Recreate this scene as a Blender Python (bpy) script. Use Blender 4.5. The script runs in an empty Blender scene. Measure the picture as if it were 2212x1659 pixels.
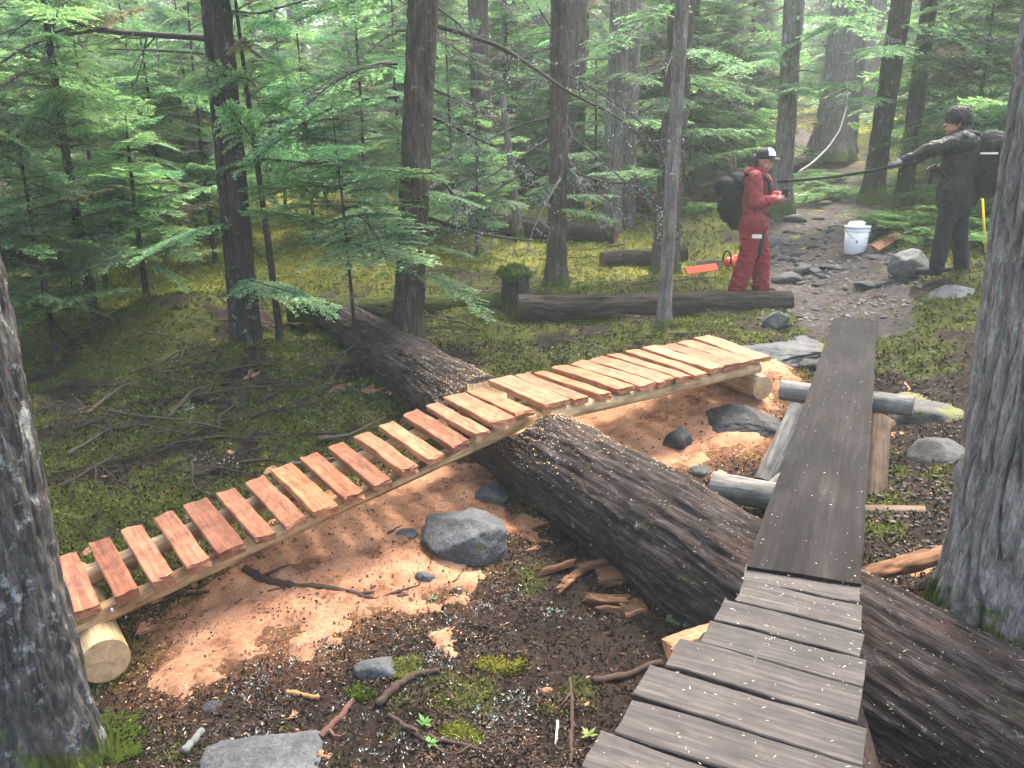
import bpy, math, random
import numpy as np
from mathutils import Matrix, Vector, Quaternion
R = math.radians
sc = bpy.context.scene
# ------------------------------------------------------------------ camera, sky, sun, exposure
FPX = 1700.0                     # focal length in units of a 2212 px wide picture
PITCH = R(16.0); CP, SP = math.cos(PITCH), math.sin(PITCH)
CAM = np.array([0.0, 0.0, 1.6])
cam_d = bpy.data.cameras.new('camera'); cam = bpy.data.objects.new('camera', cam_d)
sc.collection.objects.link(cam); sc.camera = cam
cam.location = CAM; cam.rotation_euler = (R(90) - PITCH, 0, 0)
cam_d.sensor_width = 36; cam_d.lens = 36 * FPX / 2212.0
cam_d.clip_start = 0.05; cam_d.clip_end = 800
SUN_EL, SUN_AZ = R(60), R(28)    # azimuth measured from +Y towards +X
w = bpy.data.worlds.new('World'); sc.world = w; w.use_nodes = True
nt = w.node_tree; nt.nodes.clear()
out = nt.nodes.new('ShaderNodeOutputWorld'); bg = nt.nodes.new('ShaderNodeBackground')
sky = nt.nodes.new('ShaderNodeTexSky'); sky.sky_type = 'NISHITA'; sky.sun_disc = False
sky.sun_elevation = SUN_EL; sky.sun_rotation = SUN_AZ; sky.air_density = 1.0; sky.dust_density = 6.0; sky.ozone_density = 1.0
bg.inputs['Strength'].default_value = 0.15
nt.links.new(sky.outputs[0], bg.inputs[0]); nt.links.new(bg.outputs[0], out.inputs[0])
sun_d = bpy.data.lights.new('sun', 'SUN'); sun = bpy.data.objects.new('sun', sun_d); sc.collection.objects.link(sun)
sun_d.energy = 1.5; sun_d.angle = R(10.0); sun_d.color = (1.0, 0.95, 0.86)
sdir = Vector((math.sin(SUN_AZ) * math.cos(SUN_EL), math.cos(SUN_AZ) * math.cos(SUN_EL), math.sin(SUN_EL)))
sun.rotation_euler = (-sdir).to_track_quat('-Z', 'Y').to_euler(); sun.location = (0, 0, 30)
sc.view_settings.view_transform = 'Standard'; sc.view_settings.look = 'None'
sc.view_settings.exposure = 2.7; sc.view_settings.gamma = 1.0
sc.view_settings.use_curve_mapping = False
sc.cycles.max_bounces = 6; sc.cycles.diffuse_bounces = 3; sc.cycles.transparent_max_bounces = 8
sc.cycles.volume_bounces = 1

# ------------------------------------------------------------------ helpers
def ray(u, v):
    x = (u - 1106.0) / FPX; y = (829.5 - v) / FPX
    return np.array([x, CP + y * SP, -SP + y * CP])
def PZ(u, v, z): d = ray(u, v); return CAM + d * ((z - CAM[2]) / d[2])
def PT(u, v, t): return CAM + ray(u, v) * t
def _h(ix, iy, iz, seed):
    n = (ix.astype(np.int64) * 374761393 + iy.astype(np.int64) * 668265263 + iz.astype(np.int64) * 2147483647 + seed * 144269) & 0xFFFFFFFF
    n = ((n ^ (n >> 13)) * 1274126177) & 0xFFFFFFFF
    n = ((n ^ (n >> 16)) * 2246822519) & 0xFFFFFFFF
    return ((n ^ (n >> 15)) & 0xFFFFFF) / float(0xFFFFFF)
def vnoise(x, y, z=None, seed=0):
    x = np.asarray(x, float); y = np.asarray(y, float); z = np.zeros_like(x) if z is None else np.asarray(z, float)
    fx, fy, fz = np.floor(x), np.floor(y), np.floor(z)
    tx, ty, tz = x - fx, y - fy, z - fz
    tx = tx * tx * (3 - 2 * tx); ty = ty * ty * (3 - 2 * ty); tz = tz * tz * (3 - 2 * tz)
    r = 0
    for dx in (0, 1):
        for dy in (0, 1):
            for dz in (0, 1):
                r = r + (tx if dx else 1 - tx) * (ty if dy else 1 - ty) * (tz if dz else 1 - tz) * _h(fx + dx, fy + dy, fz + dz, seed)
    return r
def fbm(x, y, z=None, oc=4, seed=0):
    a, s, f, n = 0.5, 0.0, 1.0, 0.0
    z = np.zeros_like(np.asarray(x, float)) if z is None else z
    for i in range(oc):
        s = s + a * vnoise(x * f, y * f, z * f, seed + i * 17); n += a; a *= .5; f *= 2.03
    return s / n
def sm(a, b, x): t = np.clip((x - a) / (b - a), 0, 1); return t * t * (3 - 2 * t)
def unit(v): v = np.asarray(v, float); return v / (np.linalg.norm(v) + 1e-12)

def tag(o, label, cat=None, group=None, kind=None):
    o['label'] = label
    if cat: o['category'] = cat
    if group: o['group'] = group
    if kind: o['kind'] = kind
    return o
def empty(name, loc):
    o = bpy.data.objects.new(name, None); sc.collection.objects.link(o); o.location = [float(q) for q in loc]; o.empty_display_size = .1
    return o
def mesh_data(name, V, faces, col=None, smooth=True, mat=None, midx=None):
    V = np.asarray(V, np.float32).reshape(-1, 3)
    if not isinstance(faces, list): faces = [faces]
    faces = [np.asarray(f, np.int32) for f in faces if len(f)]
    me = bpy.data.meshes.new(name)
    me.vertices.add(len(V)); me.vertices.foreach_set('co', V.ravel())
    loops = np.concatenate([f.ravel() for f in faces]); tot = np.concatenate([np.full(len(f), f.shape[1], np.int32) for f in faces])
    start = np.concatenate([[0], np.cumsum(tot)[:-1]]).astype(np.int32)
    me.loops.add(len(loops)); me.loops.foreach_set('vertex_index', loops)
    me.polygons.add(len(tot)); me.polygons.foreach_set('loop_start', start)
    try: me.polygons.foreach_set('loop_total', tot)
    except Exception: pass
    me.polygons.foreach_set('use_smooth', np.full(len(tot), smooth, bool))
    if midx is not None: me.polygons.foreach_set('material_index', np.asarray(midx, np.int32))
    me.update(calc_edges=True); me.validate()
    if col is not None:
        a = me.attributes.new('Col', 'FLOAT_COLOR', 'POINT')
        c = np.ones((len(V), 4), np.float32); c[:, :3] = col; a.data.foreach_set('color', c.ravel())
    for m in ([mat] if not isinstance(mat, (list, tuple)) else mat):
        if m is not None: me.materials.append(m)
    return me
def mk(name, V, faces, mat, parent=None, origin=None, **kw):
    """world-space vertices -> object whose origin is the parent's (or the given) place"""
    org = np.array(parent.location) if parent is not None else (np.zeros(3) if origin is None else np.asarray(origin, float))
    me = mesh_data(name, np.asarray(V, float).reshape(-1, 3) - org, faces, mat=mat, **kw)
    o = bpy.data.objects.new(name, me); sc.collection.objects.link(o)
    if parent is not None: o.parent = parent
    else: o.location = org
    return o
def inst(name, me, parent, mat4):
    o = bpy.data.objects.new(name, me); sc.collection.objects.link(o)
    if parent is not None: o.parent = parent
    o.matrix_basis = mat4
    return o
class B:                                     # collects geometry for ONE mesh
    def __init__(s): s.V = []; s.Q = []; s.T = []; s.C = []; s.n = 0
    def add(s, V, Q=None, T=None, col=(.5, .5, .5)):
        V = np.asarray(V, float).reshape(-1, 3); s.V.append(V)
        if Q is not None and len(Q): s.Q.append(np.asarray(Q, np.int64).reshape(-1, 4) + s.n)
        if T is not None and len(T): s.T.append(np.asarray(T, np.int64).reshape(-1, 3) + s.n)
        c = np.asarray(col, float); s.C.append(np.broadcast_to(c, V.shape).copy()); s.n += len(V)
    def tube(s, P, r, n=6, col=(.5, .5, .5), cap=True, jit=0, rng=None):
        P = np.asarray(P, float); m = len(P); r = np.broadcast_to(np.asarray(r, float), (m,))
        T = np.gradient(P, axis=0); T /= np.linalg.norm(T, axis=1)[:, None] + 1e-12
        up = np.array([0, 0, 1.0]) if abs(T[0][2]) < .9 else np.array([1.0, 0, 0])
        a = np.linspace(0, 2 * np.pi, n, endpoint=False); V = []
        for i in range(m):
            e1 = unit(np.cross(T[i], up)); e2 = np.cross(e1, T[i])
            rr = r[i] * (1 + (rng.uniform(-jit, jit, n) if jit else 0))
            V.append(P[i] + (np.cos(a) * rr)[:, None] * e1 + (np.sin(a) * rr)[:, None] * e2)
        V = np.concatenate(V); i, j = np.meshgrid(np.arange(m - 1), np.arange(n), indexing='ij')
        Q = np.stack([i * n + j, i * n + (j + 1) % n, (i + 1) * n + (j + 1) % n, (i + 1) * n + j], -1).reshape(-1, 4)
        Tt = []
        if cap:
            V = np.concatenate([V, P[:1], P[-1:]]); c0, c1 = m * n, m * n + 1
            for j in range(n): Tt += [(c0, (j + 1) % n, j), (c1, (m - 1) * n + j, (m - 1) * n + (j + 1) % n)]
        s.add(V, Q, Tt, col)
    def box(s, lo, hi, col=(.5, .5, .5)):
        x0, y0, z0 = lo; x1, y1, z1 = hi
        V = [(x0, y0, z0), (x1, y0, z0), (x1, y1, z0), (x0, y1, z0), (x0, y0, z1), (x1, y0, z1), (x1, y1, z1), (x0, y1, z1)]
        s.add(V, [(0, 3, 2, 1), (4, 5, 6, 7), (0, 1, 5, 4), (1, 2, 6, 5), (2, 3, 7, 6), (3, 0, 4, 7)], col=col)
    def quads(s, P, D, S, L, W, col):         # diamonds: point, direction, side, length, width
        P = np.asarray(P); N = len(P); L = np.broadcast_to(L, (N,))[:, None]; W = np.broadcast_to(W, (N,))[:, None]
        V = np.stack([P, P + D * L * .45 + S * W, P + D * L, P + D * L * .45 - S * W], 1).reshape(-1, 3)
        s.add(V, np.arange(N * 4).reshape(-1, 4), None, np.repeat(np.broadcast_to(col, (N, 3)), 4, axis=0))
    def arr(s): return np.concatenate(s.V), [np.concatenate(q) for q in (s.Q, s.T) if q], np.concatenate(s.C)
    def build(s, name, mat, parent=None, origin=None, smooth=True):
        V, Fc, C = s.arr(); return mk(name, V, Fc, mat, parent, origin, col=C, smooth=smooth)
    def data(s, name, mat, smooth=True):
        V, Fc, C = s.arr(); return mesh_data(name, V, Fc, col=C, mat=mat, smooth=smooth)
def lathe_quads(m, n): 
    i, j = np.meshgrid(np.arange(m - 1), np.arange(n), indexing='ij')
    return np.stack([i * n + j, i * n + (j + 1) % n, (i + 1) * n + (j + 1) % n, (i + 1) * n + j], -1).reshape(-1, 4)
def grid_quads(m, n):
    i, j = np.meshgrid(np.arange(m - 1), np.arange(n - 1), indexing='ij')
    return np.stack([i * n + j, (i + 1) * n + j, (i + 1) * n + j + 1, i * n + j + 1], -1).reshape(-1, 4)

# ------------------------------------------------------------------ materials
class N:
    def __init__(s, name, rough=.85, spec=.25):
        s.m = bpy.data.materials.new(name); s.m.use_nodes = True; s.t = s.m.node_tree
        s.b = s.t.nodes['Principled BSDF']; s.b.inputs['Roughness'].default_value = rough; s.b.inputs['Specular IOR Level'].default_value = spec
        s.tc = s.t.nodes.new('ShaderNodeTexCoord')
    def node(s, k): return s.t.nodes.new(k)
    def l(s, a, b): s.t.links.new(a, b)
    def vec(s, scale=(1, 1, 1), src='Object'):
        mp = s.node('ShaderNodeMapping'); mp.inputs['Scale'].default_value = scale; s.l(s.tc.outputs[src], mp.inputs[0]); return mp.outputs[0]
    def noise(s, vec, scale, detail=6, rough=.6, dist=0):
        n = s.node('ShaderNodeTexNoise'); n.inputs['Scale'].default_value = scale; n.inputs['Detail'].default_value = detail
        n.inputs['Roughness'].default_value = rough; n.inputs['Distortion'].default_value = dist; s.l(vec, n.inputs['Vector']); return n.outputs[0]
    def ramp(s, fac, stops):
        r = s.node('ShaderNodeValToRGB'); e = r.color_ramp.elements
        while len(e) < len(stops): e.new(.5)
        for k, (p, c) in zip(e, stops): k.position = p; k.color = (*c, 1) if len(c) == 3 else c
        s.l(fac, r.inputs[0]); return r.outputs[0]
    def mix(s, fac, a, b, mode='MIX'):
        m = s.node('ShaderNodeMix'); m.data_type = 'RGBA'; m.blend_type = mode
        for sock, val in ((m.inputs[0], fac), (m.inputs[6], a), (m.inputs[7], b)):
            if isinstance(val, bpy.types.NodeSocket): s.l(val, sock)
            else: sock.default_value = val if not isinstance(val, tuple) else (*val, 1)
        return m.outputs[2]
    def math(s, op, a, b=0.0):
        m = s.node('ShaderNodeMath'); m.operation = op
        for sock, val in ((m.inputs[0], a), (m.inputs[1], b)):
            if isinstance(val, bpy.types.NodeSocket): s.l(val, sock)
            else: sock.default_value = val
        return m.outputs[0]
    def bump(s, h, strength=.5, dist=.01):
        b = s.node('ShaderNodeBump'); b.inputs['Strength'].default_value = strength; b.inputs['Distance'].default_value = dist
        s.l(h, b.inputs['Height']); s.l(b.outputs[0], s.b.inputs['Normal'])
    def col(s, c): s.l(c, s.b.inputs['Base Color'])
    def attr(s, n='Col'): a = s.node('ShaderNodeAttribute'); a.attribute_name = n; return a.outputs['Color']
    def orand(s): return s.node('ShaderNodeObjectInfo').outputs['Random']
def g(v): return (v, v, v)
def plain(name, c, rough=.7, var=.35, scale=30, spec=.3, bump=.3, bd=.004):
    n = N(name, rough, spec); f = n.noise(n.vec(), scale)
    n.col(n.ramp(f, [(.25, tuple(q * (1 - var) for q in c)), (.75, tuple(min(1, q * (1 + var)) for q in c))]))
    if bump: n.bump(f, bump, bd)
    return n.m
def bark(name, dark, mid, light, lichen=0.0, lcol=(.42, .45, .4), moss=0.0, sc_=1.0, ax='z', patch=False):
    n = N(name, .95, .1)
    v = n.vec((9 * sc_, 9 * sc_, 1.3 * sc_) if ax == 'z' else (1.1 * sc_, 9 * sc_, 9 * sc_)); f = n.noise(v, 3.2, 8, .7, .6)
    f2 = n.noise(n.vec((1, 1, .5)), 6, 5); f4 = n.noise(n.vec((60, 60, 18) if ax == 'z' else (14, 60, 60)), 1.6, 6, .75)
    c = n.ramp(f, [(.3, dark), (.5, mid), (.7, light)])
    c = n.mix(.55, c, n.ramp(f2, [(.3, g(.45)), (.7, g(1.25))]), 'MULTIPLY')
    c = n.mix(.8, c, n.ramp(f4, [(.3, g(.45)), (.5, g(1)), (.7, g(1.6))]), 'MULTIPLY')
    if lichen:
        fl = n.noise(n.vec((1, 1, .8)), 11, 9, .78); c = n.mix(n.ramp(fl, [(.62 - lichen * .2, g(0)), (.7 - lichen * .2, g(.85))]), c, lcol)
    if moss:
        sx = n.node('ShaderNodeSeparateXYZ'); n.l(n.tc.outputs['Object'], sx.inputs[0])
        mm = n.math('ADD', n.math('MULTIPLY', sx.outputs[2], -1.1 / moss), n.math('MULTIPLY', n.noise(n.vec(), 7, 5), 2.2))
        c = n.mix(n.ramp(mm, [(.62, g(0)), (.95, g(1))]), c, n.ramp(f, [(.35, (.03, .045, .01)), (.65, (.1, .13, .03))]))
    if patch:
        fp = n.noise(n.vec((1, 2.2, 2.2)), 2.2, 7, .7); c = n.mix(n.ramp(fp, [(.54, g(0)), (.64, g(.5))]), c, n.ramp(f4, [(.3, (.035, .019, .014)), (.7, (.12, .075, .055))]))
        fm = n.noise(n.vec((1.3, 1.6, 1.6)), 3.1, 8, .75); c = n.mix(n.ramp(fm, [(.6, g(0)), (.68, g(.7))]), c, n.ramp(f4, [(.3, (.03, .036, .01)), (.7, (.085, .095, .03))]))
    n.col(c); n.bump(n.math('ADD', f, n.math('MULTIPLY', f4, .6)), 1.0, .016)
    return n.m
def wood(name, stops, grain=(2.0, 34, 34), rough=.75, rnd=.0, bump=.35, knots=True, tint=None, spec=.25, specks=False):
    n = N(name, rough, spec); 
    mp = n.node('ShaderNodeMapping'); mp.inputs['Scale'].default_value = grain; n.l(n.tc.outputs['Object'], mp.inputs[0])
    r = n.orand(); cx = n.node('ShaderNodeCombineXYZ')
    for i in range(3): n.l(n.math('MULTIPLY', r, 37.0 + 11 * i), cx.inputs[i])
    n.l(cx.outputs[0], mp.inputs['Location'])
    f = n.noise(mp.outputs[0], 1.0, 7, .62, 1.2)
    c = n.ramp(f, stops)
    mp2 = n.node('ShaderNodeMapping'); mp2.inputs['Scale'].default_value = tuple(q * 3.1 for q in grain); n.l(n.tc.outputs['Object'], mp2.inputs[0]); n.l(cx.outputs[0], mp2.inputs['Location'])
    f5 = n.noise(mp2.outputs[0], 1.0, 5, .7, .4); c = n.mix(.8, c, n.ramp(f5, [(.32, g(.5)), (.5, g(1.0)), (.68, g(1.45))]), 'MULTIPLY')
    if tint: c = n.mix(.85, c, n.ramp(r, tint), 'MULTIPLY')
    f2 = n.noise(n.vec(), 7, 6, .65)
    c = n.mix(.75, c, n.ramp(f2, [(.3, g(.4)), (.62, g(1.15))]), 'MULTIPLY')
    if specks: c = n.mix(n.ramp(n.noise(n.vec(), 55, 3, .6), [(.64, g(0)), (.69, g(.8))]), c, (.06, .03, .018))
    n.col(c); n.bump(f, bump, .006)
    return n.m
def vcol(name, rough=.9, spec=.15, var=None):
    n = N(name, rough, spec); c = n.attr()
    if var: c = n.mix(1.0, c, n.ramp(n.noise(n.vec(), var), [(.3, g(.6)), (.7, g(1.3))]), 'MULTIPLY')
    n.col(c); return n.m
def leafmat(name, trans=.4):
    n = N(name, .55, .3); c = n.mix(1.0, n.attr(), n.ramp(n.orand(), [(0, g(.72)), (1, g(1.25))]), 'MULTIPLY'); n.col(c)
    tr = n.node('ShaderNodeBsdfTranslucent'); n.l(n.mix(1.0, c, (1.2, 1.3, .95), 'MULTIPLY'), tr.inputs[0])
    mx = n.node('ShaderNodeMixShader'); mx.inputs[0].default_value = trans
    n.l(n.b.outputs[0], mx.inputs[1]); n.l(tr.outputs[0], mx.inputs[2]); n.l(mx.outputs[0], n.t.nodes['Material Output'].inputs[0])
    return n.m
MAT = {}
MAT['bark_brown'] = bark('bark_brown', (.035, .027, .022), (.085, .066, .054), (.17, .14, .12), .15, (.3, .32, .28), .35)
MAT['bark_dark'] = bark('bark_dark', (.018, .014, .012), (.045, .036, .03), (.095, .08, .07), .2, (.3, .33, .28), .3)
MAT['bark_grey'] = bark('bark_grey', (.07, .06, .052), (.15, .132, .118), (.27, .25, .23), .1, (.4, .42, .38), .3)
MAT['bark_left'] = bark('bark_left', (.03, .027, .024), (.078, .07, .063), (.18, .165, .15), .36, (.36, .375, .355), .45)
MAT['bark_right'] = bark('bark_right', (.11, .092, .078), (.245, .212, .185), (.41, .37, .335), .15, (.38, .42, .37), .28, 2.2)
MAT['bark_log'] = bark('bark_log', (.008, .006, .0055), (.03, .0225, .02), (.095, .078, .072), .03, (.34, .36, .33), 0, 1.0, 'x', True)
MAT['bark_dark_x'] = bark('bark_dark_lying', (.012, .010, .008), (.035, .028, .022), (.08, .066, .055), .1, (.07, .085, .02), 0, 1.0, 'x')
MAT['vcol'] = vcol('vertex_coloured', .9, .15)
MAT['leaf'] = leafmat('hemlock_needles', .52)
MAT['fern'] = leafmat('fern_green', .45)
MAT['moss'] = vcol('moss_blades', 1.0, .05)
MAT['litter'] = vcol('litter', .8, .25)
MAT['cedar'] = wood('split_cedar', [(.25, (0.144, 0.0544, 0.03072)), (.42, (0.2592, 0.1088, 0.05888)), (.6, (0.3384, 0.1568, 0.0864)), (.8, (0.4032, 0.2144, 0.128))], (1.5, 26, 26), .7, tint=[(0, (.62, .5, .46)), (.18, (1.3, 1.35, 1.15)), (.36, (.8, .66, .64)), (.52, (1.15, 1.05, .8)), (.68, (.72, .52, .46)), (.84, (1.3, 1.25, 1.2)), (1, (.9, .72, .6))], specks=True)
MAT['peeled'] = wood('peeled_pole', [(.3, (0.36, 0.232, 0.112)), (.5, (0.464, 0.32, 0.168)), (.75, (0.544, 0.4, 0.24))], (1.2, 14, 14), .55)
MAT['peeled_bark'] = wood('pole_with_bark_streaks', [(.36, (0.088, 0.048, 0.024)), (.46, (0.24, 0.136, 0.064)), (.58, (0.48, 0.32, 0.16)), (.75, (0.608, 0.464, 0.272))], (1.0, 9, 9), .65)
MAT['endgrain'] = plain('sawn_log_end', (.5, .33, .18), .8, .3, 25)
MAT['grey_plank'] = wood('weathered_plank', [(.28, (.013, .0105, .0092)), (.48, (.032, .027, .0245)), (.62, (.054, .047, .044)), (.82, (.102, .093, .088))], (2.2, 40, 40), .75, tint=[(0, (.8, .74, .7)), (.5, (1.15, 1.08, 1.0)), (1, (.95, .86, .8))], spec=.35)
MAT['grey_log'] = wood('silvered_log', [(.3, (0.0675, 0.06375, 0.05625)), (.5, (0.15, 0.1425, 0.1275)), (.75, (0.27, 0.2587, 0.24))], (1.6, 22, 22), .85)
MAT['brown_log'] = wood('browned_timber', [(.3, (0.0525, 0.03375, 0.0225)), (.55, (0.1275, 0.08625, 0.05625)), (.8, (0.225, 0.165, 0.12))], (1.6, 22, 22), .85)
MAT['rotten'] = wood('rotten_wood', [(.3, (0.049, 0.0224, 0.0112)), (.55, (0.14, 0.0665, 0.0315)), (.8, (0.266, 0.168, 0.098))], (2, 26, 26), .9, bump=.8)
def mesh_board():
    n = N('gritted_ramp_board', .75, .1)
    f = n.noise(n.vec((1.5, 40, 40)), 1.0, 6); c = n.ramp(f, [(.3, (.008, .007, .0068)), (.55, (.018, .0155, .015)), (.8, (.038, .034, .033))])
    f2 = n.noise(n.vec((.7, 2.2, 1)), 2.2, 7, .65); c = n.mix(1.0, c, n.ramp(f2, [(.36, g(.28)), (.5, (.62, .58, .56)), (.68, (1.2, 1.1, 1.0))]), 'MULTIPLY')
    f9 = n.noise(n.vec(), 160, 3, .7)
    n.col(c); n.bump(n.math('ADD', f9, f), .8, .004); return n.m
MAT['ramp'] = mesh_board()
def rockmat(name, c, moss=0.0, spec=.35):
    n = N(name, .75, spec); f = n.noise(n.vec(), 6, 9, .7); f3 = n.noise(n.vec(), 60, 4, .7)
    col = n.ramp(f, [(.3, tuple(q * .45 for q in c)), (.5, c), (.72, tuple(min(1, q * 1.8) for q in c))])
    col = n.mix(.8, col, n.ramp(f3, [(.3, g(.5)), (.7, g(1.5))]), 'MULTIPLY')
    if moss:
        fm = n.noise(n.vec(), 3.2, 6, .65); col = n.mix(n.ramp(fm, [(.68 - moss * .25, g(0)), (.74 - moss * .25, g(1))]), col, n.ramp(f3, [(.3, (.05, .06, .012)), (.7, (.14, .15, .035))]))
    n.col(col); n.bump(n.math('ADD', f, n.math('MULTIPLY', f3, .25)), 1.0, .04); return n.m
MAT['rock'] = rockmat('grey_stone', (.072, .074, .076), .28)
MAT['rock_dark'] = rockmat('dark_stone', (.045, .044, .043))
MAT['rock_pale'] = rockmat('pale_lichened_stone', (.13, .138, .132), .35)
MAT['rock_moss'] = rockmat('mossy_stone', (.06, .06, .057), .75)
def groundmat():
    n = N('forest_floor', .95, .12)
    f = n.noise(n.vec(), 22, 8, .75); f2 = n.noise(n.vec(), 90, 4, .7); f3 = n.noise(n.vec(), 5, 6, .65)
    c = n.mix(1.0, n.attr(), n.ramp(f, [(.3, g(.25)), (.5, g(.95)), (.7, g(2.0))]), 'MULTIPLY')
    c = n.mix(.7, c, n.ramp(f3, [(.3, (.6, .55, .5)), (.7, (1.3, 1.25, 1.2))]), 'MULTIPLY')
    n.col(c); n.bump(n.math('ADD', f, n.math('MULTIPLY', f2, .5)), 1.0, .03); return n.m
MAT['ground'] = groundmat()
def sawmat():
    n = N('sawdust', .95, .1); f = n.noise(n.vec(), 75, 7, .85); f2 = n.noise(n.vec(), 3.4, 9, .72)
    c = n.ramp(f, [(.3, (.15, .07, .038)), (.47, (.37, .19, .105)), (.64, (.52, .31, .19))])
    c = n.mix(1.0, c, n.ramp(f2, [(.36, (.34, .27, .25)), (.46, (.8, .74, .72)), (.58, (1.05, 1.02, 1.0)), (.72, (1.2, 1.2, 1.15))]), 'MULTIPLY')
    n.col(c); n.bump(f, 1.0, .01); return n.m
MAT['sawdust'] = sawmat()
def trailmat():
    n = N('trail_dirt', .9, .2); f = n.noise(n.vec(), 16, 8, .75); f2 = n.noise(n.vec(), 2.2, 5)
    c = n.ramp(f, [(.3, (.017, .014, .0125)), (.5, (.05, .041, .037)), (.72, (.13, .115, .105))])
    c = n.mix(.8, c, n.ramp(f2, [(.3, g(.6)), (.7, (1.35, 1.25, 1.15))]), 'MULTIPLY'); n.col(c); n.bump(f, 1.0, .03); return n.m
MAT['trail'] = trailmat()
MAT['moss_wood'] = plain('moss_wood', (.04, .052, .014), 1.0, .6, 18, .1, 1.0, .02)

# ------------------------------------------------------------------ the lie of the land
_cp = []
for u, v, z in [(110,1640,-.68),(600,1640,-.68),(1000,1640,-.7),(1230,1600,-.7),(300,1400,-.66),(250,1490,-.71),(600,1300,-.6),(900,1300,-.62),(1250,1250,-.66),(1400,1420,-.7),
    (700,1130,-.57),(950,1080,-.58),(250,1100,-.66),(400,1000,-.62),(600,950,-.56),(800,900,-.52),(300,850,-.5),(550,850,-.4),(530,757,-.27),(700,800,-.38),(880,742,-.22),(1000,780,-.3),(1000,700,-.18),
    (1350,880,-.46),(1450,930,-.48),(1600,935,-.44),(1645,1045,-.55),(1500,1050,-.58),(1640,872,-.32),(1760,800,-.3),(1650,735,-.08),(1600,700,-.06),(1850,690,-.06),(1750,640,.0),
    (1450,700,-.1),(1250,700,-.13),(1110,670,-.1),(1200,615,.0),(1440,575,.06),(700,640,-.12),(250,690,-.2),(150,770,-.4),(1590,632,.05),(1640,634,.05),(2060,670,.2),(1990,770,-.1),
    (1950,900,-.4),(1880,1100,-.55),(1950,1100,-.5),(2010,1210,-.4),(2100,1300,-.25),(2200,1420,-.25),(1960,1360,-.42)]:
    _cp.append(PZ(u, v, z))
for u, v, t in [(1840,545,10.2),(2040,590,8.55),(1800,480,13.),(1790,420,16.),(1800,360,20.),(400,450,15.),(100,560,12.),(1000,520,13.),(1350,500,13.5),(2100,450,11.),(380,645,9.0),(300,660,9.2),(470,690,8.8),(400,560,11.2),(100,640,10.2),(1680,440,13.),(900,590,10.8)]:
    _cp.append(PT(u, v, t))
_cp += [np.array(q, float) for q in [(1.2,1.2,-.7),(2.4,1.0,-.5),(-2,1,-.8),(0,-3,-.8),(-6,3,-.7),(-8,-3,-.9),(8,-3,0),(6,4,.3),(9,9,1.3),(-9,8,-.2),(-14,16,.6),(0,20,1.0),(-10,28,1.6),(0,32,2.2),(12,24,2.6),(16,14,2.2),(10,34,3.4),(0,70,6),(-45,60,4),(45,60,7),(-50,0,-1),(50,0,4),(0,-20,-1.5),(0,140,12),(-90,120,10),(90,120,14)]]
_cp = np.array(_cp); _xy = _cp[:, :2]
_D = np.linalg.norm(_xy[:, None] - _xy[None], axis=2); _n = len(_cp)
_K = np.zeros((_n + 3, _n + 3)); _K[:_n, :_n] = np.sqrt(_D ** 2 + .2) ; _K[:_n, :_n] -= np.eye(_n) * .25
_K[:_n, _n] = 1; _K[:_n, _n + 1:] = _xy; _K[_n:, :_n] = _K[:_n, _n:].T
_W = np.linalg.solve(_K, np.concatenate([_cp[:, 2], np.zeros(3)]))
def trail_mask(x, y):
    P = np.array([PZ(1850, 700, -.03), PZ(1790, 620, .05), PT(1750, 560, 10.4), PT(1780, 470, 13.3), PT(1800, 410, 16.5), PT(1800, 360, 20), PT(1790, 340, 25)])[:, :2]
    Wd = np.array([.55, .8, .85, .95, 1.1, 1.2, 1.2]); best = np.full(np.shape(x), 9.0)
    for i in range(len(P) - 1):
        d = P[i + 1] - P[i]; t = np.clip(((x - P[i][0]) * d[0] + (y - P[i][1]) * d[1]) / (d @ d), 0, 1)
        q = np.hypot(x - P[i][0] - t * d[0], y - P[i][1] - t * d[1]) / (Wd[i] + (Wd[i + 1] - Wd[i]) * t); best = np.minimum(best, q)
    return best                               # < 1 on the trail
_SAW = [(PZ(u, v, -.6)[:2], r, a) for u, v, r, a in [(420,1340,.32,.9),(560,1300,.34,1.0),(700,1190,.4,1.3),(850,1120,.42,1.3),(820,1240,.34,1.2),(980,1060,.4,1.2),(1060,1010,.3,1.),(400,1430,.2,.6),(660,1370,.22,.5),(920,1200,.3,1.1),
        (1260,930,.4,1.5),(1420,880,.4,1.2),(1500,890,.4,1.2),(1560,950,.35,1.),(1360,960,.35,1.1),(1380,930,.45,1.3),(1450,1000,.35,1.1),(1560,900,.5,1.3),(1640,880,.3,.9),(1330,900,.4,1.2),(1620,990,.25,.7),(1500,950,.35,1.),(1080,1120,.22,.7)]]
def saw_mask(x, y):
    s = np.zeros(np.shape(x))
    for p, r, a in _SAW: s = s + a * np.exp(-((x - p[0]) ** 2 + (y - p[1]) ** 2) / (r * r))
    return s
MOUNDS = [(PT(370, 700, 8.5)[:2], .34, .75), (PT(230, 760, 8.0)[:2], .2, .6), (PT(600, 800, 7.8)[:2], .12, .5), (PT(1000, 690, 9.0)[:2], .12, .6), (PT(640, 900, 6.6)[:2], .09, .4)]      # mossy mounds
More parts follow.
